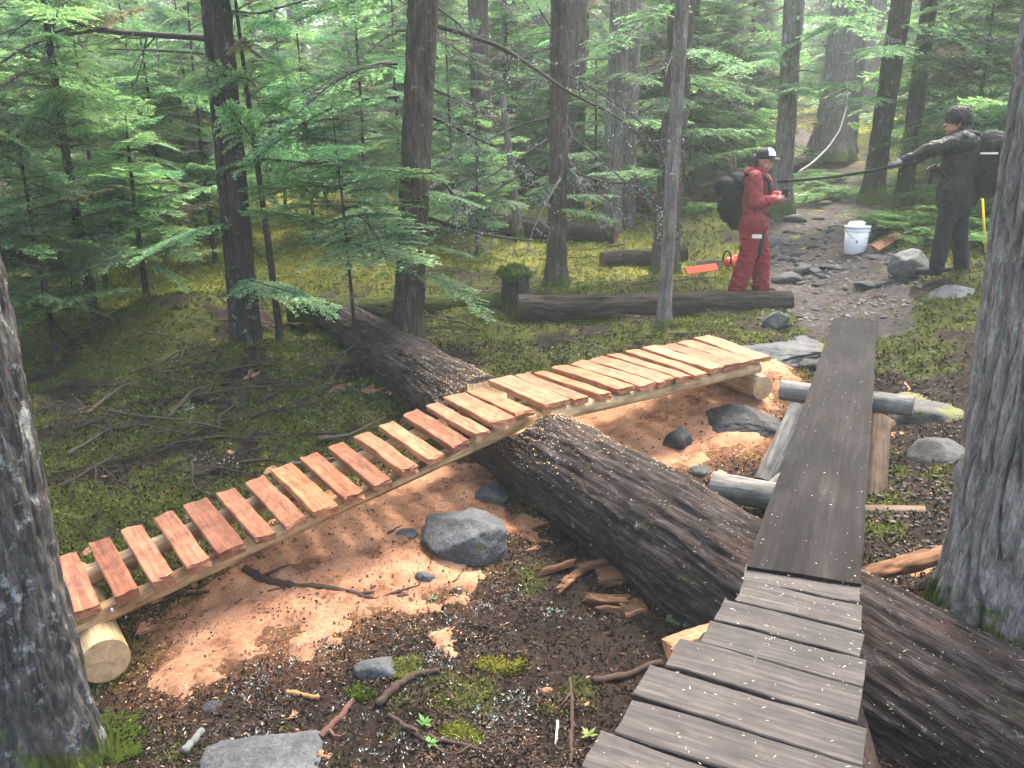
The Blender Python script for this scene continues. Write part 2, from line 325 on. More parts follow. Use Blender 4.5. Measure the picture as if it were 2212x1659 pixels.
def gh0(x, y):
    x = np.asarray(x, float); y = np.asarray(y, float); sh = x.shape; x = x.ravel(); y = y.ravel(); z = np.empty_like(x)
    for i in range(0, len(x), 20000):
        a, b = x[i:i + 20000], y[i:i + 20000]
        d = np.sqrt((a[:, None] - _xy[None, :, 0]) ** 2 + (b[:, None] - _xy[None, :, 1]) ** 2 + .2)
        z[i:i + 20000] = d @ _W[:_n] + _W[_n] + _W[_n + 1] * a + _W[_n + 2] * b
        for (mx, my), amp_, rad in MOUNDS: z[i:i + 20000] += amp_ * np.exp(-((a - mx) ** 2 + ((b - my) * 1.3) ** 2) / rad ** 2)
    return z.reshape(sh)
def gh(x, y, fine=True):
    x = np.asarray(x, float); y = np.asarray(y, float); z = gh0(x, y)
    k = 1 - .6 * np.clip(saw_mask(x, y), 0, 1)
    k = k * np.where(trail_mask(x, y) < 1.1, .5, 1)
    z = z + k * (.10 * (fbm(x / 1.1, y / 1.1, oc=3, seed=3) - .5) + .10 * (fbm(x / .33, y / .33, oc=3, seed=5) - .5))
    if fine: z = z + .03 * (fbm(x / .07, y / .07, oc=2, seed=8) - .5)
    return z
def G(p): return np.array([p[0], p[1], float(gh(np.array([p[0]]), np.array([p[1]]))[0])])
def gpx(u, v, z0=-.5):                        # where the ray of a pixel meets the ground
    d = ray(u, v); t = np.linspace(1.2, 45, 1500); P = CAM + d * t[:, None]; k = P[:, 2] < gh(P[:, 0], P[:, 1], False)
    i = int(np.argmax(k)) if k.any() else 1400
    return G(P[i])
def axis_coords(lo, hi, step, far_lo, far_hi, gr=1.09):
    c = list(np.arange(lo, hi, step)); s = step; q = c[-1]
    while q < far_hi: s *= gr; q += s; c.append(q)
    s = step; q = c[0]
    while q > far_lo: s *= gr; q -= s; c.insert(0, q)
    return np.array(c)
xs = axis_coords(-3.4, 3.9, .03, -130, 130); ys = axis_coords(1.3, 8.8, .03, -40, 220)
X, Y = np.meshgrid(xs, ys, indexing='ij'); Zg = gh(X, Y)
def ground_col(x, y):
    dist = np.hypot(x, y); n1 = fbm(x / .5, y / .5, oc=4, seed=21); n2 = fbm(x / .16, y / .16, oc=3, seed=22); n3 = fbm(x / 1.8, y / 1.8, oc=3, seed=23)
    duff = np.stack([.02 + .016 * n1, .0145 + .0095 * n1, .011 + .007 * n1], -1)
    moss = np.stack([.03 + .05 * n2, .038 + .052 * n2, .008 + .01 * n2], -1)
    sunlit_gold = np.stack([.1 + .2 * n2, .11 + .18 * n2, .02 + .035 * n2], -1)  # yellow moss, albedo raised to stand in for sunlight on it
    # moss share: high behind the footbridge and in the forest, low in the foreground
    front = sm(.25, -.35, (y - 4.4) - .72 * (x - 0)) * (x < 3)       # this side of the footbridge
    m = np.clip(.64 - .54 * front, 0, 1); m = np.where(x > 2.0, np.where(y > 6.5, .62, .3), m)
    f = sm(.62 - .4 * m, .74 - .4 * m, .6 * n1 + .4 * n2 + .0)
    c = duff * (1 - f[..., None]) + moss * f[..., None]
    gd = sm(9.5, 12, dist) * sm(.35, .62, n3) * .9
    gd = np.maximum(gd, .95 * sm(.0, 1.2, y - (8.3 + .35 * (x + 4.5) ** 2 * 0) ) * sm(-3.0, -4.2, x) * sm(.25, .5, n3 * .5 + n1 * .5))  # far-left clearing: the sunlit patch is painted into the ground colour
    c = c * (1 - gd[..., None]) + sunlit_gold * gd[..., None]
    s = np.clip(saw_mask(x, y) * 1.2, 0, 1)[..., None] * (.35 + .5 * n2[..., None])
    return c * (1 - s) + np.array([.28, .14, .07]) * s, f, gd
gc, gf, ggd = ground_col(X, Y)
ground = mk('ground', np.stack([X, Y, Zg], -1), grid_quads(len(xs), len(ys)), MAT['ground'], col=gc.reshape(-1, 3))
tag(ground, 'uneven mossy forest floor with dark needle duff', kind='structure')
# trail: its own sheet that dives under the floor at its ragged edge
tx = np.arange(1.9, 9.5, .05); ty = np.concatenate([np.arange(6.9, 14, .05), np.arange(14, 30, .2)])
TX, TY = np.meshgrid(tx, ty, indexing='ij'); tm = trail_mask(TX, TY)
TZ = gh(TX, TY) + .03 * sm(1.15, .8, tm + .5 * (fbm(TX / .4, TY / .4, seed=31) - .5)) - .016 + .05 * (fbm(TX / .15, TY / .15, oc=3, seed=33) - .5) * sm(1.2, .9, tm)
fq = grid_quads(len(tx), len(ty)); keep = (tm.ravel()[fq] < 1.45).any(axis=1)
def compact(V, Fq):
    idx, inv = np.unique(Fq.ravel(), return_inverse=True); return V.reshape(-1, 3)[idx], inv.reshape(Fq.shape)
V_, F_ = compact(np.stack([TX, TY, TZ], -1), fq[keep])
tag(mk('trail', V_, F_, MAT['trail']), 'trodden brown dirt trail climbing past the bucket', kind='structure')
# sawdust sheet
sx_ = np.arange(-2.6, 3.4, .022); sy_ = np.arange(2.2, 7.2, .022); SX, SY = np.meshgrid(sx_, sy_, indexing='ij'); smk = saw_mask(SX, SY)
thick = sm(.36, 1.0, smk + 1.9 * (fbm(SX / .3, SY / .3, oc=5, seed=41) - .5) + 1.3 * (fbm(SX / .075, SY / .075, oc=3, seed=47) - .5)) * .034 - .012 + .011 * (fbm(SX / .05, SY / .05, oc=2, seed=43) - .5)
fq = grid_quads(len(sx_), len(sy_)); keep = (thick.ravel()[fq] > -.009).any(axis=1)
V_, F_ = compact(np.stack([SX, SY, gh(SX, SY) + thick], -1), fq[keep])
tag(mk('sawdust', V_, F_, MAT['sawdust']), 'orange cedar sawdust spilled under the new footbridge', 'sawdust', kind='stuff')
# ------------------------------------------------------------------ round timber
def log_geo(A, Bp, r0, r1, nseg, nring, amp=.012, seed=0, pitch=.035, stretch=7, bend=0., oval=1.0, wob=.05, plate=0.):
    A = np.asarray(A, float); Bp = np.asarray(Bp, float); L = np.linalg.norm(Bp - A); d = (Bp - A) / L
    up = np.array([0, 0, 1.0]) if abs(d[2]) < .9 else np.array([0, 1.0, 0]); e1 = unit(np.cross(d, up)); e2 = np.cross(e1, d)
    s = np.linspace(0, 1, nring)[:, None]; a = np.linspace(0, 2 * np.pi, nseg, endpoint=False)[None]
    r = (r0 + (r1 - r0) * s) * np.ones_like(a); rm = (r0 + r1) / 2
    cx, cy, cz = np.cos(a) * rm, np.sin(a) * rm, s * L
    cx, cy, cz = np.broadcast_arrays(cx, cy, cz)
    wv = .6 * (vnoise(cx / .1, cy / .1, cz / .3, seed + 2) - .5)
    q = vnoise(cx / pitch + wv, cy / pitch + wv, cz / (pitch * stretch), seed); q2 = vnoise(cx / pitch * 2.1, cy / pitch * 2.1, cz / (pitch * stretch * .5), seed + 5)
    fur = np.exp(-((np.abs(q - .5) * 2) / .17) ** 2) + .5 * np.exp(-((np.abs(q2 - .5) * 2) / .15) ** 2)
    r = r - amp * fur + amp * .8 * (q2 - .5) + wob * rm * (fbm(cx / .3, cy / .3, cz / .5, 3, seed + 9) - .5)
    if plate: q3 = fbm(cx / .16, cy / .16, cz / .55, 3, seed + 21); r = r + plate * (sm(.47, .5, q3) - .5) + plate * .6 * sm(.6, .63, q3)
    off = bend * np.sin(np.pi * s) + .0 * a
    P = A + d * (s * L)[..., None] + (np.cos(a) * r)[..., None] * e1 * oval + (np.sin(a) * r + off)[..., None] * e2
    return P.reshape(-1, 3), lathe_quads(nring, nseg), d, e1, e2
def log_obj(name, A, Bp, r0, r1, mat, endmat, parent=None, nseg=40, nring=60, local=False, **kw):
    """log with a bark part and two sawn ends (one mesh, two materials). local=True: the mesh runs along its own X axis"""
    A = np.asarray(A, float); Bp = np.asarray(Bp, float)
    if local:
        L = np.linalg.norm(Bp - A); V, Q, d, e1, e2 = log_geo((0, 0, 0), (L, 0, 0), r0, r1, nseg, nring, **kw)
    else: V, Q, d, e1, e2 = log_geo(A, Bp, r0, r1, nseg, nring, **kw)
    rows = V.reshape(nring, nseg, 3); base = len(V); EV, EF = [], []
    for end, row in ((0, rows[0]), (1, rows[-1])):
        c = row.mean(0); b0 = base + len(EV); k = 4; rng = np.random.default_rng(kw.get('seed', 0) + end)
        for q in range(k + 1):
            f = 1 - q / k
            for j in range(nseg): EV.append(c + (row[j] - c) * f * (1 if q else .999) + d * (1 if end else -1) * (.004 * q / k + .003 * rng.random()))
        for q in range(k):
            for j in range(nseg):
                f4 = (b0 + q * nseg + j, b0 + q * nseg + (j + 1) % nseg, b0 + (q + 1) * nseg + (j + 1) % nseg, b0 + (q + 1) * nseg + j)
                EF.append(f4 if end else f4[::-1])
    Va = np.concatenate([V, np.array(EV)]); Qa = np.concatenate([Q, np.array(EF)])
    mi = np.concatenate([np.zeros(len(Q)), np.ones(len(EF))])
    if not local: return mk(name, Va, Qa, [mat, endmat], parent, origin=A if parent is None else None, midx=mi)
    me = mesh_data(name, Va, Qa, mat=[mat, endmat], midx=mi)
    xa = unit(Bp - A); za = unit(np.array([0, 0, 1.]) - xa * xa[2]) if abs(xa[2]) < .95 else unit(np.cross(xa, (0, 1, 0))); ya = np.cross(za, xa)
    org = np.array(parent.location) if parent is not None else np.zeros(3)
    M4 = Matrix([[xa[0], ya[0], za[0], A[0] - org[0]], [xa[1], ya[1], za[1], A[1] - org[1]], [xa[2], ya[2], za[2], A[2] - org[2]], [0, 0, 0, 1]])
    return inst(name, me, parent, M4)

LA = PZ(1560, 1237, -.43); LB = PZ(830, 757, -.2); ld = unit(LB - LA)
Lnear = LA - ld * 2.6; Lfar = LB + ld * 1.75
fl = empty('fallen_log', (*Lnear[:2], Lnear[2] - .3))
# the log is notched where the footbridge crosses: built from rings, flattened there
Vl, Ql, d_, e1_, e2_ = log_geo(Lnear, Lfar, .41, .22, 190, 520, amp=.012, seed=4, pitch=.045, stretch=10, wob=.16, plate=.010)
Vl = Vl.reshape(520, 190, 3); sl = np.linspace(0, 1, 520); Ll = np.linalg.norm(Lfar - Lnear)
_x = (PZ(1110, 896, 0) + PZ(1000, 843, 0)) / 2; NOTCH = float(np.dot(_x - Lnear, ld))   # where the footbridge crosses
dn = np.abs(sl * Ll - NOTCH - .1); depth = sm(.56, .44, dn)
zc = (Lnear[2] + (Lfar[2] - Lnear[2]) * sl); ztop = -.165 - .006 * np.cos(sl * 90)
lim = ztop[:, None] + (1 - depth)[:, None] * .5
cutm = Vl[..., 2] > lim; Vl[..., 2] = np.minimum(Vl[..., 2], lim + .008 * (vnoise(Vl[..., 0] / .03, Vl[..., 1] / .03) - .5))
mi = (cutm.reshape(-1)[Ql].sum(axis=1) >= 3).astype(int)
_M = np.stack([d_, np.cross(unit(np.array([0, 0, 1.]) - d_ * d_[2]), d_), unit(np.array([0, 0, 1.]) - d_ * d_[2])])      # rows: the log's own axes, X along it
trk = inst('trunk', mesh_data('trunk', (Vl.reshape(-1, 3) - Lnear) @ _M.T, Ql, mat=[MAT['bark_log'], MAT['peeled']], midx=mi), fl, Matrix.Translation(Lnear - np.array(fl.location)) @ Matrix(_M.T.tolist()).to_4x4())
endb = B(); r_ = Vl[-1]; c_ = r_.mean(0); endb.add(np.concatenate([r_, [c_ + ld * .01]]), None, [(j, (j + 1) % 190, 190) for j in range(190)])
endb.build('sawn_end', MAT['rotten'], fl)
tag(fl, 'huge dark fallen log notched to carry the new cedar footbridge', 'log')

# ------------------------------------------------------------------ the new cedar footbridge
def deck_z(s):                                         # height of the deck along the bridge, s = 0..1 by plank number
    return -.38 + .38 * min(1, s / .5) + (.06 * (s - .5) * 2 if s > .5 else 0)
front = [(168,1325),(277,1287),(357,1247),(437,1207),(507,1177),(581,1149),(634,1120),(702,1096),(758,1074),(822,1046),(886,1016),(943,986),(1000,962),(1040,936),(1085,907),(1135,885),(1203,868),(1253,860),(1306,848),(1358,836),(1402,826),(1440,818),(1478,812),(1512,804),(1548,796),(1580,789),(1610,782),(1650,770)]
back = [(140,1200),(215,1168),(282,1140),(352,1108),(424,1084),(490,1058),(548,1030),(604,1006),(664,982),(722,957),(780,940),(838,914),(893,888),(930,876),(980,849),(1022,838),(1074,820),(1130,806),(1168,799),(1210,790),(1246,781),(1285,774),(1325,766),(1362,758),(1400,750),(1440,743),(1476,735),(1516,726)]
NPL = len(front); FR = [PZ(u, v, deck_z(i / (NPL - 1))) for i, (u, v) in enumerate(front)]; BK = [PZ(u, v, deck_z(i / (NPL - 1))) for i, (u, v) in enumerate(back)]
# straighten the traced rows so each span is a true straight run with small individual offsets
def straight(P, k):
    P = np.array(P); o = P.copy()
    for a, b in ((0, k), (k, len(P))):
        t = np.arange(a, b); 
        for c in range(2):
            f = np.polyfit(t, P[a:b, c], 2 if b - a > 8 else 1); o[a:b, c] = .75 * np.polyval(f, t) + .25 * P[a:b, c]
    return o
FR = straight(FR, 16); BK = straight(BK, 16)
def plank_mesh(L, W, T, seed, nl=14, rag=.008, name='plank', mat=None):
    """a split plank along its own +X, top face at z = 0"""
    rng = np.random.default_rng(seed); s = np.linspace(0, 1, nl); sec = []
    for i, t in enumerate(s):
        w0 = -W / 2 * (1 + .12 * (fbm(np.array([t * 4]), np.array([seed * 3.1]), seed=1)[0] - .5) * 2); w1 = W / 2 * (1 + .12 * (fbm(np.array([t * 4]), np.array([seed * 5.7]), seed=2)[0] - .5) * 2)
        dz = rag * 1.6 * (fbm(np.array([t * 3]), np.array([seed * 1.7]), seed=6)[0] - .5) * 2
        sag = np.array([rng.normal(0, rag * .3) for _ in range(4)]); tb = T * (1 + .15 * (fbm(np.array([t * 3]), np.array([seed * 2.2]), seed=7)[0] - .5) * 2)
        b = .004
        sec.append([(w0, -b + dz), (w0 + b, dz + sag[0] * .3), (w0 * .35, dz + sag[1]), (w1 * .35, dz + sag[2]), (w1 - b, dz + sag[3] * .3), (w1, dz - b), (w1 + rng.normal(0, .002), -tb * .5), (w1 - b, -tb), (w0 + b, -tb), (w0 + rng.normal(0, .002), -tb * .5)])
    n = 10; V = []
    for i, t in enumerate(s):
        for j, (y, z) in enumerate(sec[i]):
            x = t * L
            if i in (0, nl - 1): x += rng.normal(0, rag * .9)
            V.append((x, y, z))
    Q = lathe_quads(nl, n)[:, ::-1]; V += [np.mean(V[:n], 0), np.mean(V[-n:], 0)]; c0, c1 = nl * n, nl * n + 1
    T_ = [(c0, j, (j + 1) % n) for j in range(n)] + [(c1, (nl - 1) * n + (j + 1) % n, (nl - 1) * n + j) for j in range(n)]
    return mesh_data(name, np.array(V), [Q, np.array(T_)], mat=mat, smooth=False)
def frame(A, xdir, up, org):
    xa = unit(xdir); za = unit(np.asarray(up) - xa * np.dot(up, xa)); ya = np.cross(za, xa)
    return Matrix([[xa[0], ya[0], za[0], A[0] - org[0]], [xa[1], ya[1], za[1], A[1] - org[1]], [xa[2], ya[2], za[2], A[2] - org[2]], [0, 0, 0, 1]])
bridge = empty('cedar_footbridge', ((FR[0] + BK[0]) / 2) * np.array([1, 1, 0]) + np.array([0, 0, -.62]))
bo = np.array(bridge.location); rng = np.random.default_rng(11)
PT_ = .048
for i in range(NPL):
    a, b = BK[i].copy(), FR[i].copy(); nxt = (FR[min(i + 1, NPL - 1)] + BK[min(i + 1, NPL - 1)] - FR[max(i - 1, 0)] - BK[max(i - 1, 0)]) / 2
    sp_ = np.linalg.norm(nxt) / (2 if 0 < i < NPL - 1 else 1)
    W = min(sp_ * (.73 if i < 14 else .82), .125 if i < 14 else .2) * rng.uniform(.82, 1.1)
    if i in (13, 15, 18): W *= .8
    up = unit(np.cross(nxt, a - b)); up = up if up[2] > 0 else -up
    up = unit(up + rng.normal(0, .06, 3)); a = a + (0, 0, rng.normal(0, .004)); b = b + (0, 0, rng.normal(0, .004))
    inst('plank', plank_mesh(np.linalg.norm(b - a), W, PT_ * rng.uniform(.85, 1.15), 100 + i, mat=MAT['cedar']), bridge, frame(a, b - a, up, bo))
def row(t, i): return BK[i] * (1 - t) + FR[i] * t
def stringer(t, i0, i1, r, mat, ext0=0., ext1=0., seed=0, **kw):
    a, b = row(t, i0), row(t, i1); dd = unit(b - a); a = a - dd * ext0; b = b + dd * ext1
    o = np.array([0, 0, PT_ + r * .93]); return log_obj('stringer', a - o, b - o, r, r * .9, mat, MAT['endgrain'], bridge, 24, 60, local=True, amp=.003, seed=seed, wob=.12, **kw)
stringer(.9, 0, 15, .052, MAT['peeled_bark'], .12, .12, 1); stringer(.22, 0, 15, .055, MAT['peeled'], .12, .0, 2)
stringer(.92, 16, 27, .058, MAT['peeled'], .04, .02, 3); stringer(.2, 16, 27, .055, MAT['peeled'], .0, .02, 4)
nb = B()
for i in (1, 3, 6):
    p = row(.93, i) + np.array([0.0, 0, -.05]); 
nailp = row(.965, 1) + unit(FR[1] - FR[0]) * -.07 + np.array([0, 0, -.062])
nb.tube([nailp, nailp + unit(FR[1] - BK[1]) * .02], .006, 8, (.6, .62, .65)); nb.build('nail_head', MAT['vcol'], bridge)
tag(bridge, 'new footbridge of orange split cedar planks on peeled poles', 'footbridge')
# the two peeled support logs
dirL = unit(FR[1] - BK[1]); s0 = row(.5, 1); s0 = s0 * [1, 1, 0] + [0, 0, -.60]
eL = PZ(228, 1428, -.59)
SL = log_obj('support_log', eL - dirL * .9, eL, .105, .105, MAT['peeled'], MAT['endgrain'], None, 40, 30, local=True, amp=.001, seed=6, wob=.05)
tag(SL, 'peeled yellow support log under the footbridge end by the lichened tree', 'log')
dirR = unit(FR[26] - BK[26]); eR = PZ(1648, 838, -.2)
SR = log_obj('support_log', eR - dirR * 1.2, eR, .1, .1, MAT['peeled'], MAT['endgrain'], None, 40, 30, local=True, amp=.001, seed=7, wob=.05)
tag(SR, 'peeled yellow support log under the footbridge end by the old ramp', 'log')

# ------------------------------------------------------------------ the old boardwalk
bw = empty('old_boardwalk', (*PZ(1740, 1300, 0)[:2], -.5)); bwo = np.array(bw.location)
bl = [((1616,1218),(1858,1258)),((1603,1248),(1858,1302)),((1576,1291),(1866,1363)),((1546,1336),(1866,1421)),((1502,1386),(1865,1480)),((1434,1434),(1869,1568)),((1370,1502),(1892,1660)),((1312,1577),(1900,1765)),((1248,1652),(1906,1885))]
LN = [(PZ(*a, 0), PZ(*b, 0)) for a, b in bl]
step = (np.array(LN[-1]) - np.array(LN[-4])) / 3
for k in range(5): LN.append(tuple(np.array(LN[-1]) + step))
rng = np.random.default_rng(5)
for k in range(len(LN) - 1):
    (l0, r0_), (l1, r1_) = LN[k], LN[k + 1]
    la = (l0 + l1) / 2; ra = (r0_ + r1_) / 2
    if k >= 1: la = la + unit(la - ra) * rng.uniform(-.02, .03); ra = ra + unit(ra - la) * rng.uniform(-.015, .02)
    xd = ra - la; W = abs(np.dot((l1 + r1_ - l0 - r0_) / 2, unit(np.cross(xd, (0, 0, 1))))) - (.006 if k == 0 else .013)
    la[2] = ra[2] = -.002 + rng.normal(0, .003)
    inst('plank', plank_mesh(np.linalg.norm(xd), W, .04, 300 + k, 20, .0025, mat=MAT['grey_plank']), bw, frame(la, xd, unit(np.array([0, 0, 1.]) + rng.normal(0, .008, 3)), bwo))
# ramp board with a gritted top
rc = [PZ(1612, 1228, 0), PZ(1858, 1266, 0), PZ(1897, 690, 0), PZ(1801, 690, 0)]
nu, nv = 13, 90; U, Vv = np.meshgrid(np.linspace(0, 1, nu), np.linspace(0, 1, nv), indexing='ij')
top = ((1 - U) * (1 - Vv))[..., None] * rc[0] + (U * (1 - Vv))[..., None] * rc[1] + (U * Vv)[..., None] * rc[2] + ((1 - U) * Vv)[..., None] * rc[3]
top[..., 0] += np.where((U == 0) | (U == 1), .008 * (fbm(Vv * 40, U, seed=3) - .5) * 2, 0)
top[..., 2] = .012 - .028 * np.sin(np.pi * Vv * 1.0) * .5 + .012 * (fbm(U * 2, Vv * 8, seed=9) - .5)
bot = top.copy(); bot[..., 2] -= .05
Vr = np.concatenate([top.reshape(-1, 3), bot.reshape(-1, 3)]); q = grid_quads(nu, nv); nn = nu * nv; Qr = [q, q[:, ::-1] + nn]
def side(idx): idx = np.array(idx); return np.stack([idx[:-1], idx[:-1] + nn, idx[1:] + nn, idx[1:]], 1)
Qr += [side(np.arange(nv)), side(((nu - 1) * nv + np.arange(nv))[::-1]), side((np.arange(nu) * nv)[::-1]), side(np.arange(nu) * nv + nv - 1)]
_mid = (rc[0] + rc[1]) / 2; _fr = frame(_mid, (rc[2] + rc[3] - rc[0] - rc[1]), (0, 0, 1), np.zeros(3)); _in = np.array(_fr.inverted())
inst('ramp_board', mesh_data('ramp_board', Vr @ _in[:3, :3].T + _in[:3, 3], np.concatenate(Qr), mat=MAT['ramp'], smooth=False), bw, Matrix.Translation(-Vector(bwo)) @ _fr)
for f in (.12, .88):
    a = rc[0] * (1 - f) + rc[1] * f; b = rc[3] * (1 - f) + rc[2] * f; a = a + [0, 0, -.105]; b = b + [0, 0, -.09]
    log_obj('ramp_rail', a, b, .05, .045, MAT['brown_log'], MAT['brown_log'], bw, 16, 30, local=True, amp=.003, seed=3)
for a, b in ((LN[3][0], LN[-1][0]), (LN[1][1], LN[-1][1])):
    a = a + unit(LN[3][1] - LN[3][0]) * (.02 if a is LN[3][0] else -.14); b = b + unit(LN[3][1] - LN[3][0]) * (.10 if a[0] < 1.2 else -.14)
    log_obj('stringer', a + [0, 0, -.135], b + [0, 0, -.14], .085, .09, MAT['bark_log'], MAT['brown_log'], bw, 24, 30, local=True, amp=.006, seed=12)
tag(bw, 'old weathered boardwalk of grey planks leading onto a gritted ramp board', 'boardwalk')
wd = PZ(1480, 1385, -.16); cdir = unit(LN[3][1] - LN[3][0])
tag(inst('wood_wedge', plank_mesh(.25, .08, .07, 77, mat=MAT['cedar']), None, frame(PZ(1440, 1385, -.1), np.array([.95, .25, .12]), (0, .1, 1), np.zeros(3))), 'fresh orange wood wedge poking out under the old boardwalk', 'wedge')

# trestle under the ramp
tr = empty('trestle', (*PZ(1800, 1000, -.55)[:2], -.56))
xa, xb = PZ(1686, 842, -.115), PZ(1972, 878, -.115)
log_obj('crossbar', xa, xb, .08, .074, MAT['grey_log'], MAT['grey_log'], tr, 28, 30, local=True, amp=.004, seed=21)
for (tu, tv, tz), (bu, bv, bz) in (((1728, 882, -.15), (1652, 1045, -.6)), ((1900, 905, -.15), (1884, 1098, -.62))):
    top_ = PZ(tu, tv, tz); bot_ = PZ(bu, bv, bz)
    log_obj('leg', top_, bot_, .075, .085, MAT['grey_log'] if tu < 1800 else MAT['brown_log'], MAT['grey_log'], tr, 24, 20, local=True, amp=.004, seed=22)
log_obj('brace', PZ(1655, 1062, -.5), PZ(1800, 945, -.2), .045, .045, MAT['grey_log'], MAT['brown_log'], tr, 16, 12, local=True, amp=.003, seed=24)
log_obj('brace', PZ(1925, 915, -.22), PZ(1840, 985, -.35), .045, .045, MAT['brown_log'], MAT['brown_log'], tr, 16, 12, local=True, amp=.003, seed=25)
tag(tr, 'low trestle of silvered logs holding up the ramp board', 'trestle')
def ground_log(name, a, b, r0, r1, mat, em, label, seg=28, ring=30, sink=.2, **kw):
    a = np.array(a, float); b = np.array(b, float)
    o = log_obj(name, a, b, r0, r1, mat, em, None, seg, ring, local=True, **kw); tag(o, label, 'log'); return o
ground_log('short_log', PZ(1538, 1050, -.47), PZ(1700, 1078, -.47), .1, .09, MAT['grey_log'], MAT['brown_log'], 'short silvered log chunk lying beside the trestle leg', amp=.004, seed=31)
ground_log('short_log', PZ(1868, 1110, -.56), PZ(2000, 1112, -.5), .06, .055, MAT['brown_log'], MAT['brown_log'], 'thin brown log piece at the foot of the brown trestle leg', amp=.004, seed=32)
ground_log('split_rail', PZ(1850, 1246, -.2), PZ(2045, 1196, -.26), .038, .05, MAT['rotten'], MAT['rotten'], 'broken splintered rail between the boardwalk and the grey trunk', amp=.012, seed=33, pitch=.03)
# dark fallen log behind, with the mossy stump in front of it
a = PZ(1120, 668, -.02); b = PZ(1705, 655, .02)
ground_log('fallen_log', a, b, .17, .14, MAT['bark_dark_x'], MAT['rotten'], 'long dark rotting log lying behind the mossy stump', 48, 120, amp=.02, seed=41, pitch=.05, stretch=12, wob=.25)
ground_log('fallen_log', PZ(620, 672, -.0), PZ(1080, 655, .0), .13, .12, MAT['moss_wood'], MAT['rotten'], 'moss covered log running behind the rough brown trunk', 40, 80, amp=.012, seed=42, wob=.3)
ground_log('fallen_log', gpx(1300, 575) + [0, 0, .08], gpx(1480, 560) + [0, 0, .08], .14, .12, MAT['bark_dark_x'], MAT['rotten'], 'brown rotten log with a reddish broken end near the two grey trunks', 32, 40, amp=.015, seed=43, wob=.3)
ground_log('fallen_log', gpx(1020, 500) + [0, 0, .15], gpx(1330, 525) + [0, 0, .12], .2, .16, MAT['bark_dark_x'], MAT['rotten'], 'thick dark log under the tangle of lichened dead branches', 32, 40, amp=.02, seed=44, wob=.3)
ground_log('fallen_log', PT(1600, 385, 14.) , PT(1735, 352, 15.2), .17, .15, MAT['bark_dark_x'], MAT['bark_grey'], 'dark log lying across the slope behind the red clad worker', 28, 40, amp=.015, seed=45, wob=.2)
ground_log('fallen_log', gpx(1370, 455) + [0, 0, .2], gpx(1560, 440) + [0, 0, .2], .2, .18, MAT['rotten'], MAT['rotten'], 'reddish decayed log far back between the grey trunks', 28, 40, amp=.015, seed=46, wob=.3)

def stump():
    p = PZ(1112, 672, -.1); st = empty('mossy_stump', p)
    nr, ns = 40, 64; s = np.linspace(0, 1, nr)[:, None]; a = np.linspace(0, 2 * np.pi, ns, endpoint=False)[None]; r = .17 * (1 + .35 * np.exp(-s * 7) * (1 + .5 * np.cos(4 * a)))
    r = r * (1 - .12 * s) + .035 * (fbm(np.cos(a) * 3 + 0 * s, np.sin(a) * 3 + 0 * s, s * 1.2 + 0 * a, 4, 3) - .5) * 2; z = -.06 + s * (.5 + .07 * np.cos(3 * a + 1) * s)
    V = np.stack([p[0] + r * np.cos(a), p[1] + r * np.sin(a), p[2] + z], -1); b = B(); b.add(V.reshape(-1, 3), lathe_quads(nr, ns)); b.build('trunk', MAT['bark_dark'], st)
    nr = 26; s = np.linspace(0, 1, nr)[:, None]; ph = s * np.pi * (.62 + .2 * np.sin(3 * a + 1)); r = .185 * np.sin(ph) ** .8 * (1 + .5 * (fbm(np.cos(a) * 2 + 0 * s, np.sin(a) * 2 + 0 * s, s * 3 + 0 * a, 4, 5) - .5)); z = .43 + .09 * np.cos(ph) + .07 * (fbm(np.cos(a) * 3 + 0 * s, np.sin(a) * 3 + 0 * s, s * 4 + 0 * a, 3, 6) - .5)
    V = np.stack([p[0] + r * np.cos(a), p[1] + r * np.sin(a), p[2] + z], -1); b = B(); b.add(V.reshape(-1, 3), lathe_quads(nr, ns)[:, ::-1], col=(.05, .075, .015))
    rg = np.random.default_rng(4); Pm = V.reshape(-1, 3)[rg.integers(0, nr * ns, 3500)]; D = Pm - (p + [0, 0, .42]); D = D / np.linalg.norm(D, axis=1)[:, None] + rg.normal(0, .5, D.shape); D /= np.linalg.norm(D, axis=1)[:, None]
    S = np.cross(D, rg.normal(0, 1, D.shape)); S /= np.linalg.norm(S, axis=1)[:, None]
    b.quads(Pm, D, S, rg.uniform(.012, .03, len(Pm)), .004, np.array([.06, .1, .02]) * rg.uniform(.5, 1.8, (len(Pm), 1)))
    b.build('moss_cap', MAT['moss'], st); tag(st, 'broken stump wearing a thick green cap of moss', 'stump')
stump()

# ------------------------------------------------------------------ rocks
def ico(sub):
    import bmesh
    bm = bmesh.new(); bmesh.ops.create_icosphere(bm, subdivisions=sub, radius=1); V = np.array([v.co[:] for v in bm.verts]); T = np.array([[v.index for v in f.verts] for f in bm.faces]); bm.free(); return V, T
ICO = {k: ico(k) for k in (2, 3, 4, 5)}
def rock_mesh(size, seed, sub=4, cuts=16, rough=.12, flat=.0):
    V, T = ICO[sub]; rg = np.random.default_rng(seed); n = rg.normal(0, 1, (cuts, 3)); n /= np.linalg.norm(n, axis=1)[:, None]; dd = rg.uniform(.6, .9, cuts)
    dot = V @ n.T; r = np.min(np.where(dot > .15, dd / np.maximum(dot, .15), 9), axis=1); r = np.minimum(r, 1.0)
    r = r * (1 + rough * (fbm(V[:, 0] * 1.6 + seed, V[:, 1] * 1.6, V[:, 2] * 1.6, 4, seed) - .5) * 2 + rough * .8 * (fbm(V[:, 0] * 7, V[:, 1] * 7, V[:, 2] * 7 + seed, 3, seed + 1) - .5))
    return V * r[:, None] * np.asarray(size), T
